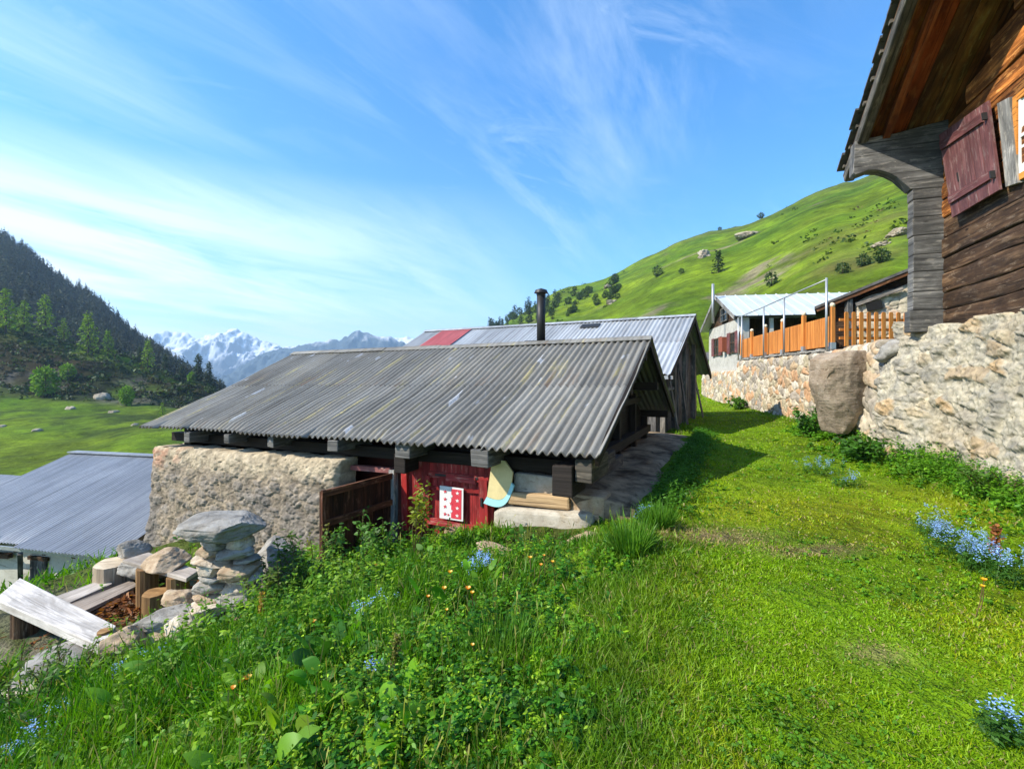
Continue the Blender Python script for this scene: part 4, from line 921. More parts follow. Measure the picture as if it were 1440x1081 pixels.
def wbar(ta, tb, za, zb_2, p0, p1, mat, nm, cc=(1, 1, 1)):
    bb = MB(); bb.hexa([Rr(ta, p0, za), Rr(ta, p1, za), Rr(ta, p1, zb_2), Rr(ta, p0, zb_2), Rr(tb, p0, za), Rr(tb, p1, za), Rr(tb, p1, zb_2), Rr(tb, p0, zb_2)], col=cc); return bb.build(nm, mat, win)
for ta in (t0, t1+.08): wbar(ta, ta-.08, zb_, zt_, .0, .06, M['orange_frame'], 'frame')
wbar(t0-.08, t1+.08, zt_-.08, zt_, .0, .058, M['orange_frame'], 'frame'); wbar(t0-.08, t1+.08, zb_, zb_+.08, .0, .058, M['orange_frame'], 'frame')
wbar(t0-.08, t1+.08, zb_+.08, zt_-.08, .022, .03, M['white_paint'], 'curtain'); wbar(t0-.1, t0-.13, zb_+.08, zt_-.08, .03, .05, M['white_paint'], 'sash'); wbar(t0-.13, t1+.08, (zb_+zt_)/2-.02, (zb_+zt_)/2+.02, .031, .048, M['white_paint'], 'sash')

# =================================================================== rock wall under the house
def rockwall(P, U, V):
    w = fbm(P*2.2, 3, 201)[..., None]
    P1 = P*A(2.3, 2.3, 4.6)+.45*w; f1, f2, cid = worley(P1, 202); f3, f4, c2 = worley(P*A(6, 6, 11)+.5*w, 203)
    st = sst(.02, .13, f2-f1); big = (cid > .62)*st*(1-.55*f1)
    sm = sst(.02, .15, f4-f3)*(c2 > .45)*(1-.6*f3)
    a = fbm(P*3.2, 5, 204); b_ = fbm(P*9, 5, 205); f_ = fbm(P*26, 4, 206)
    lay = fbm(P*A(2.0, 2.0, 7.5), 4, 207)
    disp = .45*a+.5*lay+.6*big+.26*sm+.26*b_+.24*f_+.15*fbm(P*50, 3, 209)
    zz = P[..., 2]*5.2+1.1*fbm(P*A(1.4, 1.4, 1.), 4, 211)+.5*fbm(P*5, 3, 212); fr = zz-np.floor(zz); cell = _h(np.floor(zz).astype(np.int64), np.floor((P[..., 0]*.35+P[..., 1]*.94)*1.7+np.floor(zz)*.37+.6*fbm(P*2.4, 3, 213)).astype(np.int64), 0*np.floor(zz).astype(np.int64), 214)
    led = np.where(cell > .35, (cell-.2)*sst(0, .1, fr)*(1-.75*fr), 0); disp = disp*.85+.5*led
    mort = A(.46, .41, .305); tan = A(.45, .36, .23); org = A(.46, .29, .13); gry = A(.25, .235, .20)
    c = lerp(mort, A(.33, .31, .26), np.clip(.4+1.3*b_, 0, 1)[..., None]); c = lerp(c, tan, (np.clip(fbm(P*1.7, 4, 208)*1.8+.05, 0, 1)*.7)[..., None])
    scol = lerp(gry, org, sst(.84, .97, cid)[..., None]); scol = lerp(scol, tan, sst(.5, .2, (cid*7 % 1))[..., None])
    c = lerp(c, scol, (np.clip(big*1.3, 0, 1)*.75)[..., None]); c = lerp(c, lerp(gry, mort*1.15, c2[..., None]), (sm*.45)[..., None])
    c = c*(1-.22*(cell > .35)*(cell*3.7 % 1))[..., None]; c = lerp(c, A(.42, .27, .13), ((cell > .97)*.4)[..., None])
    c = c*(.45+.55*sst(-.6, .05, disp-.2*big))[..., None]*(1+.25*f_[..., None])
    return disp, np.clip(c, .01, .85)
def build_rock():
    n, m = 420, 190
    U, V = np.meshgrid(np.linspace(0, 1, n), np.linspace(0, 1, m), indexing='ij')
    t = -5.2+U*6.15; far = sst(-1.2, .7, t)
    zt = 2.36+.05*np.sin(t*2.1)+.10*fbm(np.stack([t*2, 0*t, 0*t], -1), 3, 220)+.12*far*sst(.4, .9, U)
    z0 = -.25; z = z0+(zt-z0)*np.minimum(V/.86, 1)
    p = .34+.24*far-(.26+.0*far)*np.clip((z-.1)/2.3, 0, 1)+.20*far*np.sin(np.clip((z-.2)/2.1, 0, 1)*np.pi)
    ptop = np.clip((V-.86)/.14, 0, 1); p = p-ptop*(.5); zz_ = z+ptop*.04
    endc = sst(.955, 1., U); p = p-endc*.8
    P = K+t[..., None]*WT+p[..., None]*WN_; P[..., 2] = zz_
    disp, c = rockwall(P, U, V)
    nrm = WN_+A(0, 0, .15); k = (1-.6*ptop)
    P = P+nrm*(.10*disp*k)[..., None]; P[..., 2] += (.05*disp)*ptop
    lich = ptop*sst(0, .3, fbm(P*4, 3, 230)); c = lerp(c, A(.45, .33, .15), (lich*.4)[..., None])
    o = link_mesh('rock_wall', P.reshape(-1, 3), gridfaces(n, m), M['masonry'], None, col=c.reshape(-1, 3), smooth=False)
    tag(o, 'rugged pale mortared rock wall with orange stones beneath the timber chalet', 'wall')
build_rock()
def rock_outline(nm, px, Y, depth, seed, mat, off=A(0, 0, 0)):
    """a boulder whose silhouette follows a polygon at distance Y and that is rounded in depth"""
    pts = np.array([at(x, y, Y) for x, y in px]); c = pts.mean(0); V, Fc = ico(6); V = V.copy(); rel = pts-c
    ang = np.arctan2(rel[:, 2], rel[:, 0]); o = np.argsort(ang); ang, rel = ang[o], rel[o]
    th = np.arctan2(V[:, 2], V[:, 0]); k = np.searchsorted(ang, th) % len(ang); a, b_ = rel[k-1], rel[k]
    d = np.stack([np.cos(th), np.sin(th)], -1); e = b_-a
    rr = (a[:, 0]*e[:, 2]-a[:, 2]*e[:, 0])/(d[:, 0]*e[:, 2]-d[:, 1]*e[:, 0]+1e-9); h = np.hypot(V[:, 0], V[:, 2]); hh = np.minimum(1, h*1.22)**.85
    W_ = np.stack([d[:, 0]*rr*hh, np.sign(V[:, 1])*np.abs(V[:, 1])**.8*depth, d[:, 1]*rr*hh], -1)
    W_[:, 1] += .10*W_[:, 0]-.12*W_[:, 2]
    q = W_*1.0; W_ = W_+np.stack([fbm(q*2.0+seed, 4, seed), 2.0*fbm(q*1.6+seed+4, 5, seed+1), fbm(q*2.0+seed+9, 4, seed+2)], -1)*.055
    W_[:, 1] += .035*np.round(fbm(q*A(1.3, 1.3, 1.3)+2, 2, seed+5)*4)/2
    return link_mesh(nm, W_+c+off, np.array(Fc, np.int32), mat, None)
rk_ = rock_outline('boulder', ((1163, 540), (1161, 505), (1180, 494), (1212, 494), (1244, 493), (1250, 520), (1248, 560), (1238, 592), (1216, 598), (1202, 613), (1192, 613), (1178, 582)), 9.6, .5, 17, M['brown_rock'], A(.03, .42, 0))
tag(rk_, 'big brown triangular boulder wedged between the rubble wall and the pale rock wall', 'boulder')
for k, (x, y, Y, sz, sd, mt_, lb) in enumerate(((1262, 492, 8.6, (.34, .3, .22), 31, 'grey_stone', 'grey flat stone on the rock wall end below the log corner'), (1242, 535, 9.1, (.26, .3, .22), 33, 'tan_stone', 'ochre stone at the rock wall end beside the boulder'), (1262, 515, 8.7, (.42, .3, .16), 35, 'grey_stone', 'dark tilted stone under the flat stone at the rock wall end'), (1225, 590, 9.6, (.22, .3, .2), 37, 'white_stone', 'pale stone low in the gap beside the boulder'))):
    tag(rock('wall_stone', at(x, y, Y), sz, sd, M[mt_], rotz=.3*k, tilt=(.1, -.15), sub=4), lb, 'stone')

# =================================================================== rubble wall under the fence
def rubble(P, U, V):
    w = fbm(P*2.5, 3, 301)[..., None]; f1, f2, cid = worley(P*A(2.5, 2.5, 3.5)+.55*w, 302); f3, f4, c2 = worley(P*A(8, 8, 10), 303)
    st = sst(.02, .10, f2-f1); b_ = fbm(P*10, 4, 304)
    disp = 1.0*st*(1-.45*f1)+.3*fbm(P*4, 3, 305)+.25*sst(.03, .15, f4-f3)*(1-st)+.25*b_
    mort = A(.46, .40, .31); pal = np.array([(.56, .48, .36), (.46, .33, .20), (.38, .33, .27), (.52, .30, .16), (.60, .54, .44), (.42, .36, .24), (.30, .26, .21)])
    sc_ = pal[(cid*6.99).astype(int)]; c = lerp(mort, sc_, st[..., None]*.95)
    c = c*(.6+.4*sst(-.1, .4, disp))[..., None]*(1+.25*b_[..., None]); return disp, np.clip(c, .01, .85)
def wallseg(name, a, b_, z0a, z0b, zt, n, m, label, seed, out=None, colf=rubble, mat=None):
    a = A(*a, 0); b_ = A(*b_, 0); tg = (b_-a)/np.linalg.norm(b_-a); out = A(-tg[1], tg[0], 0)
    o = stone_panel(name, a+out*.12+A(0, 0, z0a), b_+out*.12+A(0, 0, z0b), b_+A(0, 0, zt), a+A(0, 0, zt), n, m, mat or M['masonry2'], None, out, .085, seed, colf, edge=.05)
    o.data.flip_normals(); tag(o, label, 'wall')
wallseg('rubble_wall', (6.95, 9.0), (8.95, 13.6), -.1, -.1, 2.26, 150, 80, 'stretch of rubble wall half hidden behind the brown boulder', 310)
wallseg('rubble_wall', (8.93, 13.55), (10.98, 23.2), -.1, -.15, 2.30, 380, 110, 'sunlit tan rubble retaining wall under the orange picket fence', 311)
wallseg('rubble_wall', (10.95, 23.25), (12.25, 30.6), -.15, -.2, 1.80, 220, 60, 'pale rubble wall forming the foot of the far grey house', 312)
b = MB()
for k in range(26):
    t = k/26; p = lerp(A(9.02, 13.6, 2.30), A(11.1, 23.2, 2.33), t+.01); q = lerp(A(9.02, 13.6, 2.30), A(11.1, 23.2, 2.33), t+.045); b.beam(p+A(.05, 0, random.uniform(-.015, .015)), q+A(.05, 0, random.uniform(-.015, .015)), .42+random.uniform(-.05, .05), .07, col=(1, 1, 1), jit=.02)
tag(b.build('coping', M['grey_stone']), 'row of flat grey coping stones on the rubble wall under the picket fence', 'coping')

# =================================================================== orange fence along the wall and the gate panel
def pale(bb, p, ax, z0, z1, w_, th, rnd=True, cc=(1, 1, 1)):
    """one picket with a rounded head; ax is the fence direction"""
    n = np.cross(ax, A(0, 0, 1)); pts = [p-ax*w_/2+A(0, 0, z0), p+ax*w_/2+A(0, 0, z0), p+ax*w_/2+A(0, 0, z1-w_*.4)]
    pts += [p+ax*w_/2*math.cos(a)+A(0, 0, z1-w_*.4+w_*.4*math.sin(a)) for a in (.6, 1.2, math.pi-1.2, math.pi-.6)]+[p-ax*w_/2+A(0, 0, z1-w_*.4)]
    bb.prism(pts, n*th, ua=A(0, 0, 1), col=cc)
FA, FB = A(9.12, 13.62, 0), A(11.05, 22.9, 0); fd = (FB-FA)/np.linalg.norm(FB-FA); FL = np.linalg.norm(FB-FA); zf = 2.36
fence = empty('picket_fence', (FA+FB)/2+A(0, 0, zf), 'long orange wooden picket fence running along the top of the rubble wall', 'fence')
npk = 72
for k in range(npk):
    bb = MB(); s = (k+.5)/npk*FL; pale(bb, FA+fd*s, fd, zf+.06, zf+.93, .105, .022, cc=tuple(A(1, 1, 1)*random.uniform(.82, 1.12))); bb.build('picket', M['fence_wood'], fence)
for zz_ in (.26, .72): bb = MB(); bb.beam(FA+A(.06, 0, zf+zz_), FB+A(.06, 0, zf+zz_), .04, .09); bb.build('rail', M['fence_wood'], fence)
def fpost(par, p, h=1.12):
    bb = MB(); bb.box(p-A(.055, .055, -.05), p+A(.055, .055, h)); po = bb.build('post', M['fence_wood'], par, bevel=.008)
    V, Fc = ico(2); bb = MB(); bb.add(V*.075+p+A(0, 0, h+.06), Fc); bb.build('ball_cap', M['knob'], po, smooth=True)
    bb = MB(); bb.box(p-A(.065, .065, .03), p+A(.065, .065, .16)); bb.build('post_shoe', M['steel'], po)
for s in (.0, 1.95, 3.9, 5.9, 7.8, FL): fpost(fence, FA+fd*s+A(-.03, -.02, zf) if s > 0 else FA+A(-.02, -.06, zf), 1.16)
GA, GB = A(9.26, 13.45, 0), onz(1279, 487, zf+.05)*A(1, 1, 0)+A(0, 0, 0); gd = (GB-GA)/np.linalg.norm(GB-GA); GL = np.linalg.norm(GB-GA)
gate = empty('picket_gate', (GA+GB)/2+A(0, 0, zf), 'short orange picket panel with wide gaps joining the fence end to the chalet', 'fence')
for k in range(9):
    bb = MB(); pale(bb, GA+gd*(GL*(k+.75)/9.3), gd, zf+.05, zf+1.02, .115, .024, cc=tuple(A(1, 1, 1)*random.uniform(.9, 1.15))); bb.build('picket', M['fence_wood'], gate)
for zz_ in (.28, .52, .80): bb = MB(); bb.beam(GA+A(0, .05, zf+zz_), GB+A(0, .05, zf+zz_), .035, .07, col=(1.1, 1.1, 1.1)); bb.build('rail', M['fence_wood'], gate)
# steel uprights with a top rail
pr = empty('steel_frame', A(9.0, 13.5, 2.3), 'thin galvanised steel uprights with a sloping top rail along the picket fence', 'railing')
pts = [A(8.93, 13.55, 0), A(9.55, 16.75, 0), A(10.02, 19.0, 0), A(10.55, 21.9, 0), A(10.72, 22.6, 0)]
for k, p in enumerate(pts): bb = MB(); bb.tube([p+A(0, 0, 2.3), p+A(0, 0, 4.32+.03*(k == 0))], .032, 10); bb.build('upright', M['steel'], pr, smooth=True)
bb = MB(); bb.tube([p+A(0, 0, 4.30) for p in pts], .022, 8); bb.build('top_rail', M['steel'], pr, smooth=True)

# =================================================================== the far grey house with the white metal roof
D1 = A(.170, .985, 0); D2 = A(.985, -.170, 0); O5 = A(11.15, 23.0, 0)
def B5(t, p, z): return O5+t*D1+p*D2+A(0, 0, z)
fh = empty('far_house', B5(3.5, 4, 1.8), 'grey plastered house with a white metal roof and red brown shutters beyond the fence', 'house')
z_e, z_r = 4.50, 5.98
def roofslab(nm, ta, za, tb, zb2, p0, p1, mat, par, th=.06):
    bb = MB(); n = 22
    for k in range(n):
        a, b2 = lerp(p0, p1, k/n), lerp(p0, p1, (k+1)/n)
        bb.poly([B5(ta, a, za), B5(ta, b2, za), B5(tb, b2, zb2), B5(tb, a, zb2)], [(a, 0), (b2, 0), (b2, 4), (a, 4)])
        bb.hexa([B5(ta, a-.02, za), B5(ta, a+.02, za), B5(ta, a+.02, za+.045), B5(ta, a-.02, za+.045), B5(tb, a-.02, zb2), B5(tb, a+.02, zb2), B5(tb, a+.02, zb2+.045), B5(tb, a-.02, zb2+.045)])
    o = bb.build(nm, mat, par); return o
roofslab('metal_roof', -.25, z_e-.08, 3.5, z_r, -.45, 11, M['white_roof'], fh); roofslab('metal_roof', 7.4, z_e-.2, 3.5, z_r, -.45, 11, M['white_roof'], fh)
bb = MB(); bb.prism([B5(.1, 0, 1.75), B5(7, 0, 1.75), B5(7, 0, 4.40), B5(3.5, 0, 4.40), B5(.1, 0, 4.40)], D2*.3, ua=D1); bb.build('wall', M['plaster'], fh)
bb = MB(); bb.prism([B5(.1, .02, 4.41), B5(7, .02, 4.41), B5(3.5, .02, 5.86)], D2*.24, ua=D1, col=(.8, .75, .7)); bb.build('gable_boards', M['brown_wood'], fh)
bb = MB(); bb.prism([B5(6.7, .31, 1.75), B5(7, .31, 1.75), B5(7, .31, 4.3), B5(6.7, .31, 4.3)], D2*10, ua=D1); bb.build('wall', M['plaster'], fh)
bb = MB(); bb.prism([B5(1.6, .31, 1.75), B5(1.8, .31, 1.75), B5(1.8, .31, 4.5), B5(1.6, .31, 4.5)], D2*10, ua=D1, col=(.5, .4, .35)); bb.build('porch_wall', M['brown_wood'], fh)
for pp in (1.3, 4.2, 7.2): bb = MB(); bb.beam(B5(.15, pp, 1.9), B5(.15, pp, 4.42), .16, .16, up=tuple(D1)); bb.build('porch_post', M['plaster'], fh)
bb = MB(); bb.beam(B5(.12, .3, 4.40), B5(.12, 10.5, 4.40), .12, .16, col=(.7, .7, .7)); bb.build('eave_beam', M['grey_wood'], fh)
for ta, tb, za, zb2 in ((-.25, 3.5, z_e-.08, z_r), (7.4, 3.5, z_e-.2, z_r)): bb = MB(); bb.beam(B5(ta, -.47, za-.08), B5(tb, -.47, zb2-.08), .04, .2, col=(1.6, 1.6, 1.6)); bb.build('barge_board', M['grey_wood'], fh)
bb = MB(); bb.beam(B5(0, -.05, 1.72), B5(7, -.05, 1.72), .3, .14); bb.build('ledge', M['concrete'], fh)
def fwin(t0_, t1_, za, zb2, par, shut=True):
    wv = empty('window', B5((t0_+t1_)/2, -.03, za)); wv.parent = par; wv.location = Vector(B5((t0_+t1_)/2, -.03, za)-wloc(par))
    bb = MB(); bb.hexa([B5(t0_, -.01, za), B5(t0_, -.06, za), B5(t0_, -.06, zb2), B5(t0_, -.01, zb2), B5(t1_, -.01, za), B5(t1_, -.06, za), B5(t1_, -.06, zb2), B5(t1_, -.01, zb2)]); bb.build('pane', M['glass'], wv)
    bb = MB(); tm = (t0_+t1_)/2
    for ta in (t0_, tm, t1_): bb.beam(B5(ta, -.075, za), B5(ta, -.075, zb2), .06, .03, up=tuple(D1))
    for zz_ in (za, (za+zb2)/2, zb2): bb.beam(B5(t0_, -.08, zz_), B5(t1_, -.08, zz_), .03, .05)
    bb.build('frame', M['brown_wood'] if shut else M['grey_wood'], wv)
    if shut:
        for ta, tb in ((t0_-.62, t0_-.06), (t1_+.06, t1_+.62)): bb = MB(); bb.hexa([B5(ta, -.07, za-.05), B5(ta, -.11, za-.05), B5(ta, -.11, zb2+.05), B5(ta, -.07, zb2+.05), B5(tb, -.07, za-.05), B5(tb, -.11, za-.05), B5(tb, -.11, zb2+.05), B5(tb, -.07, zb2+.05)], col=(1.3, 1.1, 1.1)); bb.build('shutter', M['maroon'], wv)
fwin(1.1, 1.9, 2.75, 3.75, fh); fwin(4.3, 5.3, 2.75, 3.7, fh)
fwin(2.6, 3.9, 4.55, 5.25, fh, False)
bb = MB(); bb.box(B5(2.75, -.28, 2.85), B5(3.25, -.02, 3.65)+A(.02, 0, 0), col=(1, .9, .8)); bb.build('wall_box', M['rust_box'], fh)
fp0 = at(1009, 447, 26.0); bb = MB(); bb.tube([fp0+A(-.25, 0, -.3), fp0+A(-.25, 0, 1.85)], .07, 12); bb.build('flue_pipe', M['steel'], fh, smooth=True)
# stone shed between fence and chalet
S1 = A(1, -.08, 0); 
def B6(x, d, z): return A(9.75, 14.9, 0)+A(.834, -.552, 0)*x+A(.552, .834, 0)*d+A(0, 0, z)
shd = empty('stone_shed', B6(2.2, 1.5, 2.3), 'stone shed with a dark sloping roof edge between the picket panel and the chalet corner', 'shed')
rs = lambda x: 3.74+.405*x
def shedwall(P, U, V):
    d_, c_ = rubble(P*1.0, U, V); return d_*.8, np.clip(lerp(c_, A(.5, .46, .38), .45), 0, 1)
stone_panel('stone_wall', B6(.80, 0, 2.2), B6(3.6, 0, 2.2), B6(3.6, 0, rs(3.6)-.42), B6(.80, 0, rs(.80)-.24), 120, 90, M['masonry2'], shd, A(-.552, -.834, 0), .07, 401, shedwall)
bb = MB(); bb.prism([B6(.3, .12, 2.2), B6(3.6, .12, 2.2), B6(3.6, .12, rs(3.6)-.12), B6(.3, .12, rs(.3)-.12)], A(.552, .834, 0)*3, ua=A(.834, -.552, 0), col=(.6, .5, .4)); bb.build('shed_body', M['brown_wood'], shd)
bb = MB(); bb.hexa([B6(-.25, -.28, rs(-.25)), B6(-.25, 3.4, rs(-.25)), B6(-.25, 3.4, rs(-.25)+.08), B6(-.25, -.28, rs(-.25)+.08), B6(3.8, -.28, rs(3.8)), B6(3.8, 3.4, rs(3.8)), B6(3.8, 3.4, rs(3.8)+.08), B6(3.8, -.28, rs(3.8)+.08)]); bb.build('roof', M['slate'], shd)
bb = MB(); bb.beam(B6(-.2, -.22, rs(-.2)-.06), B6(3.7, -.22, rs(3.7)-.06), .06, .10, col=(1.2, .8, .5)); bb.build('barge_board', M['brown_wood'], shd)
bb = MB(); bb.beam(B6(.62, -.1, 2.3), B6(.62, -.1, rs(.62)-.1), .15, .15, up=(0, 1, 0)); bb.build('post', M['grey_wood'], shd)
bb = MB(); bb.beam(B6(.8, -.14, rs(.8)-.36), B6(1.9, -.14, rs(1.9)-.42), .08, .09, col=(1.3, 1.2, 1.1)); bb.build('brace', M['grey_wood'], shd)
bb = MB(); bb.beam(B6(1.05, -.13, rs(1.2)-.62), B6(1.42, -.13, rs(1.2)-.54), .05, .26); bb.build('dark_opening_panel', M['opening_dark'], shd)  # black slab paints the darkness inside an opening
# tiny hut at the end of the path
th_ = empty('distant_hut', A(15.0, 38, .2), 'tiny grey roofed hut seen in the gap between the barn and the far house', 'hut')
bb = MB(); bb.prism([A(14.2, 36.5, 0), A(18.2, 36.5, 0), A(18.2, 36.5, 2.3), A(16.2, 36.5, 3.3), A(14.2, 36.5, 2.3)], A(0, 4, 0)); bb.build('wall', M['plaster'], th_)
bb = MB(); bb.hexa([A(13.9, 36.2, 2.15), A(13.9, 41, 2.15), A(13.9, 41, 2.23), A(13.9, 36.2, 2.23), A(16.2, 36.2, 3.4), A(16.2, 41, 3.4), A(16.2, 41, 3.48), A(16.2, 36.2, 3.48)]); bb.hexa([A(16.2, 36.2, 3.4), A(16.2, 41, 3.4), A(16.2, 41, 3.48), A(16.2, 36.2, 3.48), A(18.5, 36.2, 2.15), A(18.5, 41, 2.15), A(18.5, 41, 2.23), A(18.5, 36.2, 2.23)]); bb.build('roof', M['slate'], th_)
# =================================================================== stone pillar, benches and stones at the lower left
def pxrock(nm, x, y, w_, h_, Y, sd, mat, par=None, rz_=0., tilt=(0, 0), dep=.8, sub=5, rough=.06, planes=15):
    c = at(x, y, Y); k = Y/F; return rock(nm, c, (w_*k*.5*1.25, w_*k*.5*dep*1.2, h_*k*.5*1.3), sd, M[mat], par, rz_, tilt, sub, planes, rough)
pil = empty('stone_pillar', at(320, 885, 4.95), 'dry stone pillar stacked from rough pale stones with a flat grey slab on top', 'pillar')
pxrock('cap_slab', 316, 738, 84, 19, 4.95, 47, 'grey_stone', pil, .1, (.05, .03), .95, 5, .055, 7)
rp = np.random.default_rng(66); yy_ = 752.; k = 0
while yy_ < 888:
    hh_ = rp.uniform(10, 17); gr = (yy_-750)/136; x0, x1 = 283-14*gr+rp.uniform(-6, 6), 357+6*gr+rp.uniform(-6, 6); cut = lerp(x0, x1, rp.uniform(.36, .64))
    for a_, b_ in ((x0, cut), (cut, x1)):
        pxrock('stone', (a_+b_)/2, yy_+hh_/2+rp.uniform(-2, 2), (b_-a_)*1.02, hh_*1.05, 4.92+rp.uniform(-.07, .05), 50+k, ('grey_stone', 'white_stone', 'tan_stone', 'grey_stone', 'white_stone')[k % 5], pil, rp.uniform(-.3, .3), (rp.uniform(-.06, .1), rp.uniform(-.07, .07)), 1.0); k += 1
    yy_ += hh_*.96
st = [(238, 868, 88, 24, 4.75, 'grey_stone', 'bluish flat stone slanting in front of the stone pillar'), (263, 888, 52, 46, 4.5, 'white_stone', 'white angular stone at the foot of the stone pillar'), (232, 890, 70, 40, 4.62, 'tan_stone', 'rusty stone under the bluish flat stone'), (176, 905, 66, 46, 4.4, 'tan_stone', 'rounded tan stone at the end of the white bench plank'), (155, 938, 40, 28, 4.3, 'tan_stone', 'small pink stone below the white bench plank'), (255, 845, 46, 26, 5.1, 'tan_stone', 'tan stone between the little stump and the stone pillar'), (231, 788, 58, 22, 6.15, 'tan_stone', 'flat brown stone lying on the small plank bench'), (188, 772, 40, 24, 7.2, 'grey_stone', 'mossy stone at the foot of the hut wall behind the small bench'), (75, 938, 90, 26, 4.5, 'grey_stone', 'broad flat grey stone under the twigs below the white bench'), (30, 978, 90, 30, 4.2, 'white_stone', 'pale flat stone at the left under the bush'), (212, 800, 80, 30, 6.9, 'grey_stone', 'dark stone in the shade below the small plank bench'), (390, 800, 70, 90, 5.6, 'grey_stone', 'dark stone hidden in the shrub right of the pillar')]
for k, (x, y, w_, h_, Y, mt_, lb) in enumerate(st): tag(pxrock('stone', x, y, w_*.85, h_*.85, Y, 80+k, mt_, None, .5*k, (.1*((k*3) % 5-2), .12*((k*7) % 3-1)), .9), lb, 'stone')
# white plank bench
def slab4(px, z, th, nm, mat, par, cc=(1, 1, 1), n=1):
    p = [onz(x, y, z) for x, y in px]; bb = MB()
    for k in range(n):
        a0, a1 = k/n+.004*(k > 0), (k+1)/n-.004*(k < n-1)
        q0, q1, q2, q3 = lerp(p[0], p[3], a0), lerp(p[1], p[2], a0), lerp(p[1], p[2], a1), lerp(p[0], p[3], a1); dz = A(0, 0, -th)
        bb.hexa([q0+dz, q3+dz, q3, q0, q1+dz, q2+dz, q2, q1], col=cc)
    return bb.build(nm, mat, par, bevel=.006)
b1 = empty('plank_bench', onz(90, 860, -1.6), 'bench made of a wide bleached white plank resting on logs, left of the stone pillar', 'bench')
slab4([(28, 812), (163, 879), (145, 910), (-8, 842)], -.95, .09, 'seat', M['white_wood'], b1, (1.25, 1.24, 1.22))
for x, y in ((20, 838), (138, 893)):
    p = onz(x, y, -.95)+A(.0, .12, 0); bb = MB(); bb.tube([A(p[0], p[1], -1.75), A(p[0], p[1], -1.042)], [.13, .12], 14); bb.build('log_leg', M['brown_wood'] if x < 50 else M['log_wood'], b1)
b2_ = empty('small_bench', onz(220, 800, -1.5), 'small plank bench on log legs carrying a flat brown stone, beside the pillar', 'bench')
slab4([(172, 787), (262, 813), (280, 801), (209, 776)], -.86, .05, 'seat', M['white_wood'], b2_, (.85, .78, .7))
for x, y in ((207, 792), (250, 803)):
    p = onz(x, y, -.86); bb = MB(); bb.tube([A(p[0], p[1], -1.5), A(p[0], p[1], -.912)], .12, 14); bb.build('log_leg', M['log_wood'], b2_)
def log(x, y, Y, r, h, mat, lb, nm='log_stump', half=False):
    p = at(x, y, Y); bb = MB(); n = 14
    rs_ = [r*(1+.08*math.sin(3*a)+.05*math.sin(5*a+1)) for a in np.linspace(0, 2*math.pi, n, endpoint=False)]
    ring = lambda z, s: [p+A(rs_[k]*s*math.cos(2*math.pi*k/n), (rs_[k]*s*math.sin(2*math.pi*k/n)) if not half else min(rs_[k]*s*math.sin(2*math.pi*k/n), .3*r), z) for k in range(n)]
    R0, R1 = ring(-h, 1.05), ring(0, 1.); bs = len(bb.v)
    for k in range(n): k2 = (k+1) % n; bb.poly([R0[k], R0[k2], R1[k2], R1[k]], [(0, k*.07), (0, k*.07+.07), (h, k*.07+.07), (h, k*.07)])
    bb.poly(R1, [(q[0]*3+k*.0, q[1]*.3) for k, q in enumerate(R1)], (1.5, 1.5, 1.45)); bb.poly(R0[::-1])
    o = bb.build(nm, mat, None); tag(o, lb, 'log'); return o
log(162, 790, 6.9, .25, .5, M['pale_wood'], 'thick pale log block standing left of the small plank bench')
log(220, 832, 5.9, .15, .4, M['log_wood'], 'little orange cut stump in the rusty bark litter before the pillar')
log(147, 886, 4.72, .06, .3, M['log_wood'], 'small round log end beside the right end of the white plank')
for k, (px_, cc, lb) in enumerate(((((78, 838), (150, 812), (158, 820), (95, 848)), (.9, .85, .8), 'weathered board lying on the ground before the log block'), (((95, 850), (185, 815), (195, 822), (120, 858)), (.7, .62, .55), 'brown board lying beside the weathered board near the rusty litter'))):
    tag(slab4(px_, -1.30+.0*k, .05, 'board', M['white_wood'], None, cc), lb, 'board')
# rusty litter
cen = onz(165, 846, -1.38); n = 2600; rg = np.random.default_rng(5)
pp = np.stack([cen[0]+rg.normal(0, .36, n), cen[1]+.1+rg.normal(0, .34, n), np.zeros(n)], -1); pp[:, 2] = np.maximum(gz(pp[:, 0], pp[:, 1]), -1.46)+rg.uniform(.0, .10, n)*np.exp(-((pp[:, 0]-cen[0])**2+(pp[:, 1]-cen[1])**2)*3)
lit = leaves(pp, rdir(n, rg, (-.3, .5)), rdir(n, rg, (.6, 1.5)), rg.uniform(.04, .11, n), rg.uniform(.02, .05, n), A(.30, .11, .035)*rg.uniform(.3, 1.3, (n, 1)), rows=((0, .8), (1, .7)), seed=3)
tag(link_mesh('bark_litter', lit[0], lit[1], M['leaf'], col=lit[2]), kind='stuff')
lo_ = onz(690, 776, -.42)
tag(rock('flat_stone', lo_+A(.10, .05, .0), (.30, .12, .045), 133, M['tan_stone'], rotz=-.5, tilt=(.05, .1)), 'long flat brown stone lying in the weeds below the red door', 'stone')
tag(rock('stone', onz(637, 752, -.62)+A(0, -.05, .02), (.17, .12, .12), 134, M['tan_stone'], rotz=.4), 'brown stone half buried in the weeds at the foot of the red door', 'stone')
tag(rock('stone', onz(770, 755, -.3)+A(.45, -.1, -.03), (.28, .2, .10), 135, M['tan_stone'], rotz=.6), 'tan stone in the grass at the corner of the concrete ledge', 'stone')

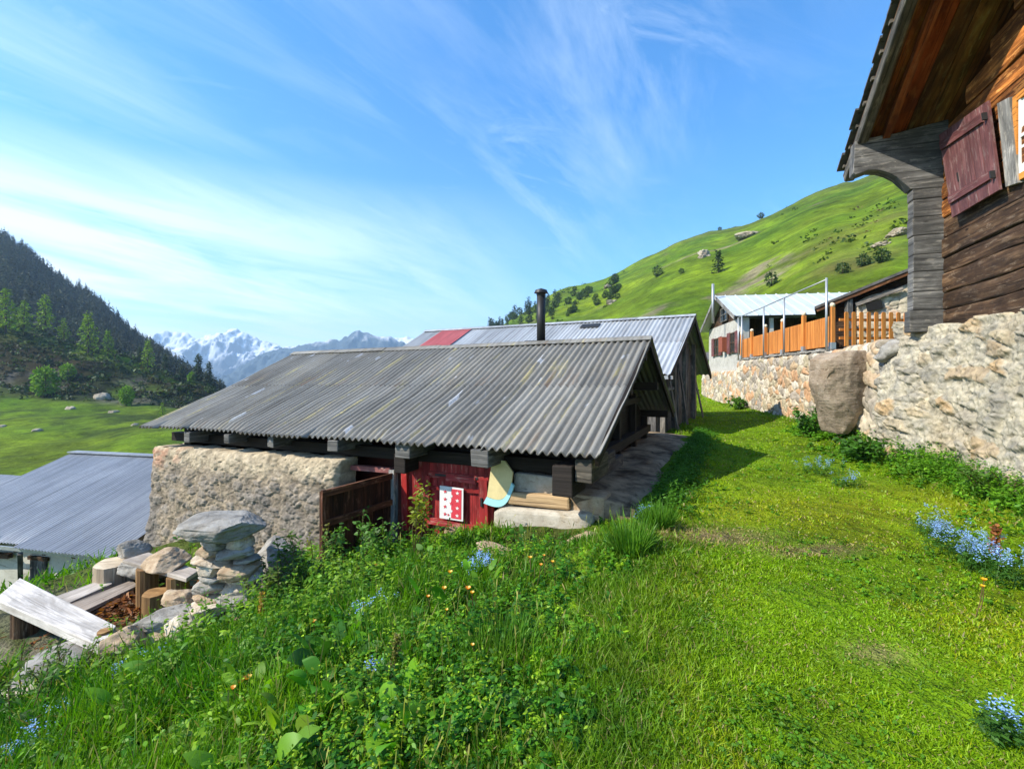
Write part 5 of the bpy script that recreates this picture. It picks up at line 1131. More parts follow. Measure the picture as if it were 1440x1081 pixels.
# =================================================================== grass and weeds
def polar(n, r0, r1, a0, a1, rg):
    r = np.exp(rg.uniform(math.log(r0), math.log(r1), n)); a = rg.uniform(R(a0), R(a1), n); return r*np.sin(a), r*np.cos(a), r
def inhut(X, Y, mar=.0):
    s = (X-O1[0])*E1[0]+(Y-O1[1])*E1[1]; d = (X-O1[0])*E2[0]+(Y-O1[1])*E2[1]
    hutm = (s > .3) & (s < 9.4) & (d > .32-mar) & (d < 7.3); led = (s > -.42) & (s < .9) & (d > .38) & (d < 8.1)
    dor = (s > 5.0) & (d > -.12) & (s < 9.4) & (d < 7.3)
    s2 = (X-O2[0])*G1[0]+(Y-O2[1])*G1[1]; d2 = (X-O2[0])*G2[0]+(Y-O2[1])*G2[1]
    return hutm | led | dor | ((s2 > .3) & (d2 > .2) & (d2 < 7.9))
BARE = lambda X, Y: np.exp(-(((X-1.95)/.55)**2+((Y-4.75)/.22)**2))+.9*np.exp(-(((X-2.75)/.4)**2+((Y-4.35)/.12)**2))+.6*np.exp(-(((X-2.1)/.16)**2+((Y-2.75)/.1)**2))
def lawn():
    rg = np.random.default_rng(21); n = 620000; X, Y, r = polar(n, .9, 38, -66, 66, rg); Xn, Yn, rn = polar(330000, .9, 5.5, -30, 64, rg); X, Y, r = np.concatenate([X, Xn]), np.concatenate([Y, Yn]), np.concatenate([r, rn]); n = len(X)
    d = xleft(Y)-X; dr = X-xwall(Y); P = np.stack([X, Y, 0*X], -1)
    k = fbm(P*A(.9, .55, 1)+3, 4, 81); k2 = fbm(P*2.3, 3, 82); k3 = fbm(P*.33+8, 3, 83)
    keep = (d < .6+.5*k2) & (dr < .12) & ~inhut(X, Y) & (rg.uniform(0, 1, n) > BARE(X, Y)*.75) & (rg.uniform(0, 1, n) < .82+.5*k2)
    X, Y, r, k, k2, k3, d, dr = [q[keep] for q in (X, Y, r, k, k2, k3, d, dr)]; n = len(X); Z = gz(X, Y)
    edge = np.clip(sst(-.9, .3, d)+sst(-1.1, -.1, dr), 0, 1)
    hgt = (.017+.014*rg.random(n)+.014*np.clip(k2, -.5, 1)+.10*edge*rg.random(n))*(1+.25*np.clip(r/12, 0, 1.6))
    wd = np.maximum(.0045, .0019*r)*rg.uniform(.7, 1.3, n)
    g = A(.15, .30, .004); yl = A(.44, .36, .010); lt = A(.24, .38, .006); dk = A(.07, .18, .005)
    c = lerp(g, lt, np.clip(.5+1.1*k2+.3*rg.normal(size=n), 0, 1)[:, None]); c = lerp(c, dk, np.clip(-1.5*k3-1.2*k2-.1, 0, .8)[:, None])
    yy = (.18+.82*sst(7.5, 4.5, Y))*np.clip(.42+1.6*k+.25*rg.normal(size=n), 0, 1)*sst(.3, -.4, d)*sst(-.1, -.9, dr); c = lerp(c, yl, (.85*yy)[:, None]); c = lerp(c, A(.06, .15, .012), (edge*.5)[:, None])
    dead = rg.random(n) < .05+.12*yy+.6*np.clip(BARE(X, Y)*2, 0, 1); c = np.where(dead[:, None], A(.34, .27, .11), c)
    dirs = rdir(n, rg, (.35, 1.4)); up = rdir(n, rg, (.3, 1.4))
    v, f, cc = leaves(np.stack([X, Y, Z-.004], -1), dirs, up, hgt*rg.uniform(.7, 1.5, n), wd, c, rows=((0, 1), (.55, .8), (1, .06)), droop=rg.uniform(.0, .6, n), seed=4)
    tag(link_mesh('lawn_grass', v, f, M['grass'], col=cc, origin=(0, 0, 0)), kind='stuff')
lawn()
def bare_zone(X, Y):
    """bench terrace with little growing on it"""
    return sst(.95, .55, np.hypot((X+5.3)/2.2, (Y-5.9)/1.4))
def meadow():
    rg = np.random.default_rng(31); n = 430000; X, Y, r = polar(n, 1.0, 17, -70, 40, rg); d = xleft(Y)-X
    P = np.stack([X, Y, 0*X], -1); k = fbm(P*1.5+5, 4, 91); k2 = fbm(P*4, 3, 92)
    tuft = sst(-.12, .2, k)
    keep = (d > -.12+.25*k2) & (d < 13) & ~inhut(X, Y, .1) & (rg.random(n) < .12+.9*tuft) & (rg.random(n) > bare_zone(X, Y)*1.05) & ~((X < -4.2) & (Y > 6.2) & (rg.random(n) < .85))
    X, Y, r, k, k2, d, tuft = [q[keep] for q in (X, Y, r, k, k2, d, tuft)]; n = len(X); Z = gz(X, Y)
    grow = sst(-.1, .7, d); hgt = (.05+.16*grow*(.35+.9*tuft))*rg.uniform(.6, 1.35, n)
    nearhut = np.clip(((X-O1[0])*E2[0]+(Y-O1[1])*E2[1])/-2.2, 0, 1); hgt = hgt*(.6+.4*nearhut)*(1+.35*sst(1.2, 2.5, d))*(1-.65*np.exp(-(((X-.5)/1.1)**2+((Y-5.5)/.5)**2)))
    wd = np.maximum(.0055, .0019*r)*rg.uniform(.7, 1.4, n)
    c = lerp(A(.04, .15, .006), A(.14, .29, .009), np.clip(.45+k2*1.2+.25*rg.normal(size=n), 0, 1)[:, None]); c = np.where((rg.random(n) < .05)[:, None], A(.26, .22, .09), c)
    ln = A(.15, -.05, 0); dirs = rdir(n, rg, (.75, 1.5))+ln
    v, f, cc = leaves(np.stack([X, Y, Z-.01], -1), dirs, rdir(n, rg, (0, 1.2)), hgt, wd, c, rows=((0, .9), (.4, 1), (.75, .7), (1, .05)), droop=rg.uniform(.0, .75, n), seed=5)
    ns = 2600; X2, Y2, r2 = polar(ns, 1.4, 9, -66, 30, rg); d2 = xleft(Y2)-X2; ok = (d2 > .1) & (d2 < 9) & ~inhut(X2, Y2, .1) & (rg.random(ns) > bare_zone(X2, Y2)); X2, Y2, d2 = X2[ok], Y2[ok], d2[ok]; ns = len(X2); p2 = np.stack([X2, Y2, gz(X2, Y2)], -1)
    sc_ = np.where((rg.random(ns) < .5)[:, None], A(.30, .29, .08), A(.20, .24, .05)); st_ = leaves(p2, rdir(ns, rg, (1.1, 1.5)), rdir(ns, rg, (0, .4)), rg.uniform(.16, .40, ns)*sst(-.1, .8, d2), np.maximum(.009, .0022*np.hypot(X2, Y2)), sc_, ((0, .3), (.5, .28), (.78, .28), (.84, 1), (.94, .8), (1, .1)), rg.uniform(0, .4, ns), .2, seed=6); v, f, cc = merge([(v, f, cc), st_])
    tag(link_mesh('meadow_grass', v, f, M['grass'], col=cc, origin=(0, 0, 0)), kind='stuff')
meadow()
LEAFROWS = ((0, .12), (.22, .85), (.5, 1), (.8, .55), (1, .04))
def plants(X, Y, Z, h, nl, L, Wf, col, rg, spread=.25, elev=(-.2, .7), droop=.35, stems=True, colvar=.22, lowfrac=.15):
    """many upright leafy stems: returns leaf arrays"""
    n = len(X); lean = rdir(n, rg, (.9, 1.5)); base = np.stack([X, Y, Z], -1); parts = []
    idx = np.repeat(np.arange(n), nl); m = len(idx); t = lowfrac+(1-lowfrac)*rg.random(m)**.8
    pos = base[idx]+lean[idx]*(h[idx]*t)[:, None]+rg.normal(size=(m, 3))*A(1, 1, .3)*(spread*h[idx]*.22)[:, None]
    dirs = rdir(m, rg, elev); c = col[idx] if np.ndim(col) == 2 else np.tile(col, (m, 1)); c = c*(.7+.55*t)[:, None]**.0
    up = rdir(m, rg, (.8, 1.5)); Ls = L[idx]*rg.uniform(.6, 1.25, m)*(1.15-.55*t)
    parts.append(leaves(pos, dirs, up, Ls, Ls*Wf, c, LEAFROWS, droop=droop*rg.uniform(.3, 1.5, m), cvar=colvar, seed=7))
    if stems:
        parts.append(leaves(base-A(0, 0, .02), lean, rdir(n, rg, (0, .3)), h*1.02, np.maximum(.004, h*.014), (col if np.ndim(col) == 2 else np.tile(col, (n, 1)))*.8, ((0, 1), (.35, .9), (.7, .7), (1, .4)), 0, .1, seed=8) if True else None)
        v, f, c_ = parts[-1]
    return parts
def _mrg(parts):
    return merge([(v, f, c) for v, f, c in parts])
def weeds():
    rg = np.random.default_rng(41); parts = []
    n = 15000; X, Y, r = polar(n, 1.1, 13, -72, 40, rg); d = xleft(Y)-X; P = np.stack([X, Y, 0*X], -1); k = fbm(P*1.7, 4, 101); k2 = fbm(P*.8+4, 3, 102)
    keep = (d > .15-.3*k) & (d < 13) & ~inhut(X, Y, .12) & (rg.random(n) < .10+1.15*sst(-.2, .3, k)*sst(.35, -.15, fbm(P*1.5+5, 4, 91)*1.0-.05)) & (rg.random(n) > bare_zone(X, Y)*.99) & ~((X < -4.2) & (Y > 6.2) & (rg.random(n) < .85))
    X, Y, d, k, k2, r = [q[keep] for q in (X, Y, d, k, k2, r)]; n = len(X); Z = gz(X, Y)
    grow = sst(-.1, 1.2, d); h = (.05+.17*grow*(.5+.8*sst(-.2, .3, k)))*rg.uniform(.6, 1.4, n)*(1-.6*np.exp(-(((X-.5)/1.1)**2+((Y-5.5)/.5)**2)))
    kind = rg.random(n)+.35*k2; c = np.where((kind < .40)[:, None], A(.04, .16, .006), np.where((kind < .75)[:, None], A(.11, .28, .008), A(.26, .42, .012)))
    L = np.where(kind < .45, .050, np.where(kind < .8, .036, .028))*(1+.05*r)
    parts += plants(X, Y, Z, h, 13, L, .5, c, rg)
    # taller leafy stalks on the bank before the hut and round the pillar
    n = 900; ss = rg.uniform(.6, 6.6, n); dd = -np.abs(rg.normal(.25, .55, n))-.05; Pq = O1+ss[:, None]*E1+dd[:, None]*E2; X, Yq = Pq[:, 0], Pq[:, 1]; kk_ = fbm(np.stack([X*1.4, Yq*1.4, 0*X], -1), 3, 131); ok = (rg.random(n) < .45+1.2*kk_)&(np.hypot((X+.2)/1.2, (Yq-5.6)/.7) > rg.uniform(.2, 1, n)); X, Yq, ss = X[ok], Yq[ok], ss[ok]; n = len(X)
    h = rg.uniform(.14, .42, n)*(.55+.45*sst(2.2, 4., ss)); parts += plants(X, Yq, gz(X, Yq), h, 16, np.full(n, .075), .5, lerp(A(.06, .22, .008), A(.22, .40, .014), rg.random(n)[:, None]), rg)
    n = 420; X = rg.normal(-2.4, .75, n); Yq = rg.normal(4.6, .55, n); ok = (np.hypot(X+3.05, Yq-4.9) > .5) & ~inhut(X, Yq, .3); X, Yq = X[ok], Yq[ok]; n = len(X)
    h = rg.uniform(.2, .55, n); parts += plants(X, Yq, gz(X, Yq), h, 16, np.full(n, .07), .48, lerp(A(.06, .20, .008), A(.22, .36, .014), rg.random(n)[:, None]), rg)
    n = 500; X = rg.uniform(-4.2, -.4, n); Yq = rg.uniform(1.9, 4.2, n); kk_ = fbm(np.stack([X*1.2+7, Yq*1.2, 0*X], -1), 3, 132); ok = rg.random(n) < .3+1.8*kk_; X, Yq = X[ok], Yq[ok]; n = len(X)
    h = rg.uniform(.15, .42, n); parts += plants(X, Yq, gz(X, Yq), h, 16, np.full(n, .06), .42, lerp(A(.06, .20, .008), A(.26, .42, .014), rg.random(n)[:, None]), rg)
    # nettle-like plants along the foot of the right wall
    n = 3600; t = rg.random(n)**1.1; Yr = 2.0+11.8*t; dr = -np.abs(rg.normal(0, .42, n))*np.where(Yr > 7.5, 1.25, .9)+.12; X = xwall(Yr)+dr; P = np.stack([X, Yr, 0*X], -1); k = fbm(P*1.6, 3, 111)
    keep = rg.random(n) < .5+1.2*k+.5*(dr > -.3); X, Yr, dr, k = X[keep], Yr[keep], dr[keep], k[keep]; n = len(X); Z = gz(X, Yr); h = (.08+.26*sst(-1.1, -.05, dr))*rg.uniform(.5, 1.3, n)
    c = lerp(A(.065, .21, .010), A(.16, .33, .014), rg.random(n)[:, None]); parts += plants(X, Yr, Z, h, 13, np.full(n, .072)*np.clip(Yr/8, .75, 1.4), .62, c, rg)
    # shady strip beside the ledge
    n = 1500; dd = rg.uniform(.2, 8.5, n); ss = -.42-np.abs(rg.normal(0, .22, n)); Pq = O1+ss[:, None]*E1+dd[:, None]*E2; X, Yq = Pq[:, 0], Pq[:, 1]; h = rg.uniform(.08, .24, n)
    parts += plants(X, Yq, gz(X, Yq), h, 11, np.full(n, .06), .5, np.tile(A(.07, .2, .010), (n, 1)), rg)
    # creeping clover leaves in the turf
    n = 9000; X, Y, r = polar(n, 1.2, 12, -50, 62, rg); P = np.stack([X, Y, 0*X], -1); k = fbm(P*1.4+20, 4, 121); keep = (X-xwall(Y) < -.2) & (xleft(Y)-X < .3) & (k > .08) & ~inhut(X, Y)
    X, Y = X[keep], Y[keep]; n = len(X); parts += plants(X, Y, gz(X, Y)-.005, rg.uniform(.025, .06, n), 5, np.full(n, .030)*np.clip(r[keep]/4, .8, 2), .8, np.tile(A(.10, .25, .010), (n, 1)), rg, spread=1.2, stems=False)
    v, f, c = _mrg2(parts); tag(link_mesh('low_weeds', v, f, M['leaf'], col=c, origin=(0, 0, 0)), kind='stuff')
def _mrg2(parts):
    return merge(parts)
weeds()

# =================================================================== single plants
def one_plant(nm, p, parts_leaf, label, cat, group=None, stem=None, extra=None):
    t = empty(nm, p, label, cat, group); v, f, c = merge(parts_leaf); link_mesh('foliage', v, f, M['leaf'], t, col=c)
    if stem is not None: stem.build('stem', M['stem'], t)
    if extra is not None:
        v, f, c = extra[0]; link_mesh('blossom', v, f, extra[1], t, col=c)
    return t
def dock(p, seed, n=9, L=.26, col=A(.075, .20, .02), label='', nm='dock_plant', group=None):
    rg = np.random.default_rng(seed); pos = np.tile(p, (n, 1))+rg.normal(0, .03, (n, 3))*A(1, 1, .2); dirs = rdir(n, rg, (.35, 1.2)); up = rdir(n, rg, (.9, 1.5))
    lv = leaves(pos+dirs*.20, dirs, up, L*rg.uniform(.6, 1.15, n), L*.42*rg.uniform(.7, 1.2, n), col, ((0, .12), (.08, .75), (.25, 1), (.5, .95), (.75, .65), (.92, .25), (1, .03)), droop=rg.uniform(.1, .7, n), cvar=.2, seed=seed, fold=.25)
    stk = leaves(pos, dirs, rdir(n, rg, (0, .2)), np.full(n, .23), np.full(n, .012), col*.9, ((0, 1), (1, .8)), 0, .1, seed=seed)
    return one_plant(nm, p, [lv, stk], label, 'plant', group)
dk = [(455, 975, -.02, 'broad leaved dock with tall upright leaves in the middle of the lower left weeds'), (425, 1005, 0, 'dock with pale crinkled leaves low at the bottom edge left of the middle'), (405, 1050, 0, 'dock with rounded yellowish leaves at the bottom edge'), (545, 1022, 0, 'single leaved dock standing right of the crinkled dock'), (470, 930, 0, 'dark dock clump behind the broad leaved dock'), (605, 772, 0, 'small dock with one bright leaf below the red door'), (735, 745, 0, 'bright dock tuft before the pale concrete block'), (350, 860, 0, 'dock tuft at the foot of the stone pillar')]
def ground_at(x, y, up=0.):
    """point of the ground seen at a pixel"""
    Ys = np.geomspace(1.2, 40, 900); X = (x-CX)/F*Ys; zr_ = ZC+(HY-y)/F*Ys; g = gz(X, Ys)+up; i = int(np.argmax(zr_ <= g)); return A(X[i], Ys[i], g[i]-up)
for k, (x, y, _, lb) in enumerate(dk): dock(ground_at(x, min(y+25, 1079), .0)-A(0, 0, .01), 200+k, 7 if k not in (0, 4) else 10, (.24, .20, .19, .2, .27, .15, .15, .18)[k], (A(.08, .26, .012), A(.22, .38, .03), A(.24, .38, .02), A(.18, .38, .015), A(.045, .14, .016), A(.12, .27, .03), A(.10, .25, .03), A(.06, .17, .02))[k], lb)
rgd = np.random.default_rng(55); kd_ = 0
while kd_ < 14:
    X_, Y_ = rgd.uniform(-3.2, .2), rgd.uniform(2.0, 4.6)
    if float(xleft(np.array([Y_]))[0])-X_ < .6 or np.hypot(X_+3.05, Y_-4.9) < .6: continue
    dock(A(X_, Y_, gz1(X_, Y_)-.01), 260+kd_, rgd.integers(5, 10), rgd.uniform(.13, .24), lerp(A(.05, .20, .008), A(.17, .34, .015), rgd.random()), 'broad leaved green dock growing among the lower left weeds', group='docks among the lower left weeds'); kd_ += 1
def forget(p, seed, rad, h, nfl, label, group=None):
    rg = np.random.default_rng(seed); n = int(26+rad*120); a = rg.uniform(0, 6.28, n); r = rad*np.sqrt(rg.random(n)); X = p[0]+r*np.cos(a); Y = p[1]+r*np.sin(a); Z = gz(X, Y); hh = h*rg.uniform(.5, 1.1, n)
    lf = plants(X, Y, Z, hh, 9, np.full(n, .045), .35, np.tile(A(.06, .16, .02), (n, 1)), rg)
    m = nfl*14; j = rg.integers(0, n, nfl); c0 = np.stack([X[j], Y[j], Z[j]+hh[j]], -1)+rg.normal(0, .02, (nfl, 3)); i2 = np.repeat(np.arange(nfl), 14); fc = c0[i2]+rg.normal(0, .016, (m, 3))
    i3 = np.repeat(np.arange(m), 3); dr_ = rdir(3*m, rg, (-.2, .5)); fl = leaves(fc[i3], dr_, rdir(3*m, rg, (.9, 1.5)), np.full(3*m, .0075), np.full(3*m, .007), lerp(A(.22, .42, .85), A(.42, .62, .92), rg.random((3*m, 1))), ((0, .6), (.6, 1), (1, .5)), 0, .1, seed=seed)
    return one_plant('forget_me_not', p, lf, label, 'flower', group, extra=(fl, M['petal_blue']))
fm = [(45, 1040, .16, .2, 22, 'forget-me-nots in a blue patch near the lower left corner'), (82, 995, .08, .2, 8, 'small forget-me-not tuft above the lower left blue patch'), (205, 925, .10, .2, 8, 'forget-me-nots below the white bench plank'), (165, 945, .06, .2, 7, 'forget-me-nots beside the small pink stone'), (525, 855, .22, .22, 14, 'loose row of forget-me-nots amid the tall grass below the open door'), (515, 945, .05, .2, 5, 'two forget-me-not heads above the broad leaved dock'), (672, 790, .13, .2, 30, 'dense forget-me-nots beside the long flat stone below the red door'), (1150, 650, .35, .22, 26, 'forget-me-nots in the leafy patch before the boulder'), (1190, 668, .18, .2, 12, 'small forget-me-nots right of the leafy patch before the boulder'), (1340, 755, .22, .26, 46, 'large blue forget-me-not drift at the foot of the pale rock wall'), (1382, 775, .14, .26, 44, 'brightest forget-me-not clump near the rusty flower spike'), (1415, 790, .16, .24, 26, 'forget-me-nots right of the rusty flower spike'), (1425, 995, .10, .16, 10, 'forget-me-nots at the lower right edge'), (905, 720, .10, .2, 8, 'forget-me-nots beside the tall grass at the ledge corner'), (1310, 730, .12, .24, 14, 'forget-me-nots at the left end of the blue drift')]
for k, (x, y, rd_, h, nf, lb) in enumerate(fm): forget(ground_at(x, y, .16), 300+k, rd_, h, nf, lb)
def buttercup(p, seed, h, size, col, label):
    rg = np.random.default_rng(seed); t = empty('buttercup', p, label, 'flower', 'buttercups in the weeds'); top = p+A(rg.normal(0, .03), rg.normal(0, .03), h)
    bb = MB(); bb.tube([p-A(0, 0, .02), (p+top)/2+A(.01, 0, 0), top], .003, 5); bb.build('stem', M['stem'], t); n = 6; a = np.arange(n)*6.28/n
    dr_ = np.stack([np.cos(a)*.8, np.sin(a)*.8, np.full(n, .5)], -1); fl = leaves(np.tile(top, (n, 1)), dr_, np.tile(A(0, 0, 1), (n, 1))+.01, np.full(n, size), np.full(n, size*.95), col, ((0, .4), (.55, 1), (1, .6)), -.2, .06, seed=seed); link_mesh('blossom', fl[0], fl[1], M['petal'], t, col=fl[2])
bc = [(535, 793, 1), (637, 806, 1), (624, 826, 1), (654, 831, 1.1), (662, 833, .8), (745, 790, .9), (752, 793, .7), (345, 955, 1.2), (352, 950, 1), (334, 966, .9), (443, 875, .9), (780, 790, .7), (607, 840, .7), (622, 855, .6), (675, 905, .6), (765, 785, .6), (1378, 815, .9), (1370, 822, .7)]
for k, (x, y, sc_) in enumerate(bc):
    p = ground_at(x, y, .22); buttercup(p, 400+k, .22, .020*sc_*(1+.06*p[1]), A(.85, .45, .02) if k % 3 else A(.9, .36, .02), 'tiny yellow orange buttercup blossom standing among the green weeds')
# rusty dock spike on the right
p = ground_at(1400, 800, .02); rg = np.random.default_rng(9); t = empty('rusty_flower_spike', p, 'rust brown dry flower spike among forget-me-nots by the pale rock wall', 'plant'); bb = MB(); bb.tube([p, p+A(0, .0, .36)], .006, 6); bb.build('stem', M['stem'], t)
n = 260; pos = p+np.stack([rg.normal(0, .016, n), rg.normal(0, .016, n), rg.uniform(.12, .37, n)], -1); q_ = leaves(pos, rdir(n, rg, (-.2, 1)), rdir(n, rg, (0, 1.4)), np.full(n, .022), np.full(n, .018), A(.34, .12, .035), ((0, .5), (.5, 1), (1, .3)), 0, .3); link_mesh('seeds', q_[0], q_[1], M['leaf'], t, col=q_[2])
def spike(x, y, h, label, col=A(.22, .22, .05)):
    p = ground_at(x, y, 0.); rg = np.random.default_rng(int(x)); t = empty('seed_spike', p, label, 'plant'); bb = MB(); bb.tube([p, p+A(.02, 0, h)], .005, 6); bb.build('stem', M['stem'], t); n = 150
    u = rg.uniform(.55, 1, n); pos = p+np.stack([.02*u+rg.normal(0, .012, n), rg.normal(0, .012, n), u*h], -1); q_ = leaves(pos, rdir(n, rg, (-.2, 1)), rdir(n, rg, (0, 1.4)), np.full(n, .018), np.full(n, .015), col, ((0, .5), (.5, 1), (1, .3)), 0, .3); link_mesh('seeds', q_[0], q_[1], M['leaf'], t, col=q_[2])
spike(553, 975, .34, 'yellow green seed spike right of the broad leaved dock, the taller one'); spike(545, 995, .24, 'bent green seed spike beside the taller seed spike', A(.12, .17, .04)); spike(365, 900, .42, 'yellow brown dry spike beside the foot of the stone pillar', A(.38, .24, .04))
def shrub(p, h, rad, nst, nl, L, col, label, seed, leancol=(.14, .07, .03), nm='shrub', lean=A(0, 0, 0), Wf=.5, lo=.35):
    rg = np.random.default_rng(seed); t = empty(nm, p, label, 'shrub'); parts = []
    for k in range(nst):
        a = rg.uniform(0, 6.28); tip = p+A(math.cos(a)*rad*rg.uniform(.2, 1), math.sin(a)*rad*rg.uniform(.2, 1), h*rg.uniform(.65, 1.08))+lean*h; b0 = p+A(math.cos(a)*rad*.2, math.sin(a)*rad*.2, -.03); mid = (b0+tip)/2+A(rg.normal(0, .04), rg.normal(0, .04), .05*h)
        bb = MB(); bb.tube([b0, (b0+mid)/2+A(0, 0, .02), mid, (mid+tip)/2+A(0, 0, .03), tip], [.007, .006, .005, .004, .002], 5); bb.build('stem', M['stem'], t)
        u = lo+(1-lo)*rg.random(nl); pos = np.where((u < .5)[:, None], b0+(mid-b0)*(u*2)[:, None], mid+(tip-mid)*(u*2-1)[:, None])+rg.normal(0, .035*max(h, .6), (nl, 3)); dr_ = rdir(nl, rg, (-.5, .8))
        parts.append(leaves(pos, dr_, rdir(nl, rg, (.5, 1.5)), L*rg.uniform(.6, 1.3, nl), L*Wf*rg.uniform(.7, 1.2, nl), col, LEAFROWS, rg.uniform(0, .5, nl), .28, seed=seed+k))
    v, f, c = merge(parts); link_mesh('foliage', v, f, M['leaf'], t, col=c); return t
sh_ = [((430, 800), 5.3, .75, .34, 9, 44, .06, A(.10, .18, .03), 'raspberry shrub with brownish stems against the rough stone wall'), ((395, 835), 5.0, .55, .32, 8, 40, .055, A(.085, .16, .025), 'loose shrub between the stone pillar and the open door'), ((365, 850), 4.6, .55, .22, 6, 36, .05, A(.12, .19, .03), 'thin shrub growing up the right side of the stone pillar'), ((490, 780), 5.6, .65, .42, 9, 46, .06, A(.085, .20, .025), 'green nettle clump in front of the open door leaf'), ((530, 760), 5.9, .62, .30, 8, 44, .06, A(.10, .23, .03), 'tall bright nettle clump at the grey door post'), ((452, 760), 5.7, .70, .16, 3, 24, .05, A(.20, .20, .03), 'yellowish twig with sparse leaves at the right end of the stone wall')]
for k, ((x, y), Y, h, rd_, ns, nl, L, c, lb) in enumerate(sh_):
    p = at(x, y, Y); p[2] = gz1(p[0], p[1]); shrub(p, h, rd_, ns, nl, L, c, lb, 500+k)
p = at(583, 745, 5.75); p[2] = gz1(p[0], p[1])-.02
shrub(p, .95, .14, 5, 60, .065, A(.22, .27, .02), 'sapling with yellow green leaves on a bare stem before the red door', 520, nm='sapling', lean=A(.12, 0, 0), lo=.55)
for k, (x, y, Y, h, rd_, c, lb) in enumerate(((20, 955, 4.0, .55, .42, A(.10, .17, .03), 'spiky twig bush at the left edge below the white bench'), (95, 930, 4.1, .45, .35, A(.11, .17, .035), 'thin twig bush across the lower edge of the white plank'), (20, 1030, 3.3, .40, .35, A(.08, .17, .025), 'leafy bush in the lower left corner'), (160, 935, 4.1, .25, .2, A(.14, .22, .04), 'small twig plant beside the rounded tan stone'))):
    p = at(x, y, Y); p[2] = gz1(p[0], p[1])-.02; shrub(p, h, rd_, 11, 34, .065, c, lb, 540+k, Wf=.28)
for k, (x, y, Y, h, rd_, lb) in enumerate(((888, 780, 4.3, .42, .14, 'tall grass tuft at the front corner of the concrete ledge'), (925, 745, 4.9, .36, .12, 'smaller grass tuft beside the concrete ledge'), (520, 925, 3.35, .36, .24, 'dense bright grass tuft in the middle of the weeds'), (700, 930, 3.0, .30, .22, 'fine grass tuft right of the dense bright tuft'), (230, 960, 3.5, .34, .28, 'grass tuft below the rounded tan stone'))):
    p = ground_at(x, y, .0); rg = np.random.default_rng(600+k); n = 700; a = rg.uniform(0, 6.28, n); r = rd_*np.sqrt(rg.random(n)); X = p[0]+r*np.cos(a); Y_ = p[1]+r*np.sin(a); pos = np.stack([X, Y_, gz(X, Y_)-.01], -1)
    dr_ = np.stack([np.cos(a)*r/rd_*.35, np.sin(a)*r/rd_*.35, np.ones(n)], -1)+rg.normal(0, .13, (n, 3)); g_ = leaves(pos, dr_, rdir(n, rg, (0, .6)), h*rg.uniform(.5, 1.1, n), np.full(n, .008), lerp(A(.05, .15, .012), A(.12, .26, .02), rg.random((n, 1))), ((0, .9), (.4, 1), (.75, .7), (1, .05)), rg.uniform(0, .6, n), .15, seed=k)
    tag(link_mesh('grass_tuft', g_[0], g_[1], M['grass'], col=g_[2]), lb, 'grass tuft')
p = at(1150, 590, 11.6); p[0] -= .25; p[2] = gz1(p[0], p[1]); shrub(p, .75, .4, 14, 46, .10, A(.07, .20, .02), 'fresh green bush at the foot of the tan rubble wall beside the boulder', 560, Wf=.6, lo=.1)
p = at(1215, 640, 8.3); p[2] = gz1(p[0], p[1]); shrub(p, .38, .55, 16, 40, .10, A(.065, .18, .018), 'broad leaved weed clump below the gap beside the boulder', 561, Wf=.7, lo=.1)
p = at(1400, 730, 5.6); p[2] = gz1(p[0], p[1]); shrub(p, .40, .45, 14, 40, .08, A(.08, .17, .02), 'feathery weed clump against the foot of the pale rock wall', 562, Wf=.3, lo=.1)
p = at(1050, 578, 21.); p[0] -= .3; p[2] = gz1(p[0], p[1]); shrub(p, .5, .8, 10, 40, .14, A(.09, .20, .02), 'low green weeds along the far end of the tan rubble wall', 563, Wf=.6, lo=.1)

# =================================================================== trees
def conifer(h, rmax, nb, ncl, csize, col, seed, base=.08, bare=0., power=.8):
    rg = np.random.default_rng(seed); V = []; pos = []; dr_ = []; cc = []
    for k in range(nb):
        t = base+(1-base)*((k+.5)/nb)**.9; a = k*2.4+rg.uniform(-.5, .5); ln = rmax*((1-t)**power)*rg.uniform(.55, 1.12)+.02*h; n = max(2, int(ncl*(ln/rmax+.25))); u = rg.uniform(.12, 1, n)
        dz = -.18*ln*u**1.5+.06*ln; P = np.stack([np.cos(a)*ln*u, np.sin(a)*ln*u, t*h+dz], -1)+rg.normal(0, csize*.35, (n, 3)); pos.append(P); dr_.append(np.tile(A(math.cos(a), math.sin(a), -.1), (n, 1))+rg.normal(0, .55, (n, 3))); cc.append(np.tile(col*rg.uniform(.65, 1.35), (n, 1)))
    pos = np.concatenate(pos); dr_ = np.concatenate(dr_); cc = np.concatenate(cc); n = len(pos)
    return leaves(pos, dr_, rdir(n, rg, (.2, 1.5)), csize*rg.uniform(.7, 1.5, n), csize*rg.uniform(.35, .7, n), cc, ((0, .4), (.5, 1), (1, .3)), .1, .2, seed=seed)
def roundcrown(h, rad, n, csize, col, seed):
    rg = np.random.default_rng(seed); q = rg.normal(size=(n, 3)); q /= np.linalg.norm(q, axis=1, keepdims=True); lump = 1+.38*fbm(q*2.2+seed, 3, seed); rr = rg.uniform(.45, 1, n)**.6; pos = q*A(rad, rad, h*.5)*(rr*lump)[:, None]+A(0, 0, h*.52)
    return leaves(pos, q+rg.normal(0, .7, (n, 3)), rdir(n, rg, (.1, 1.5)), csize*rg.uniform(.6, 1.4, n), csize*rg.uniform(.5, .9, n), col*(.75+.5*rg.random((n, 1))), ((0, .4), (.5, 1), (1, .3)), .1, .22, seed=seed)
protos = {}
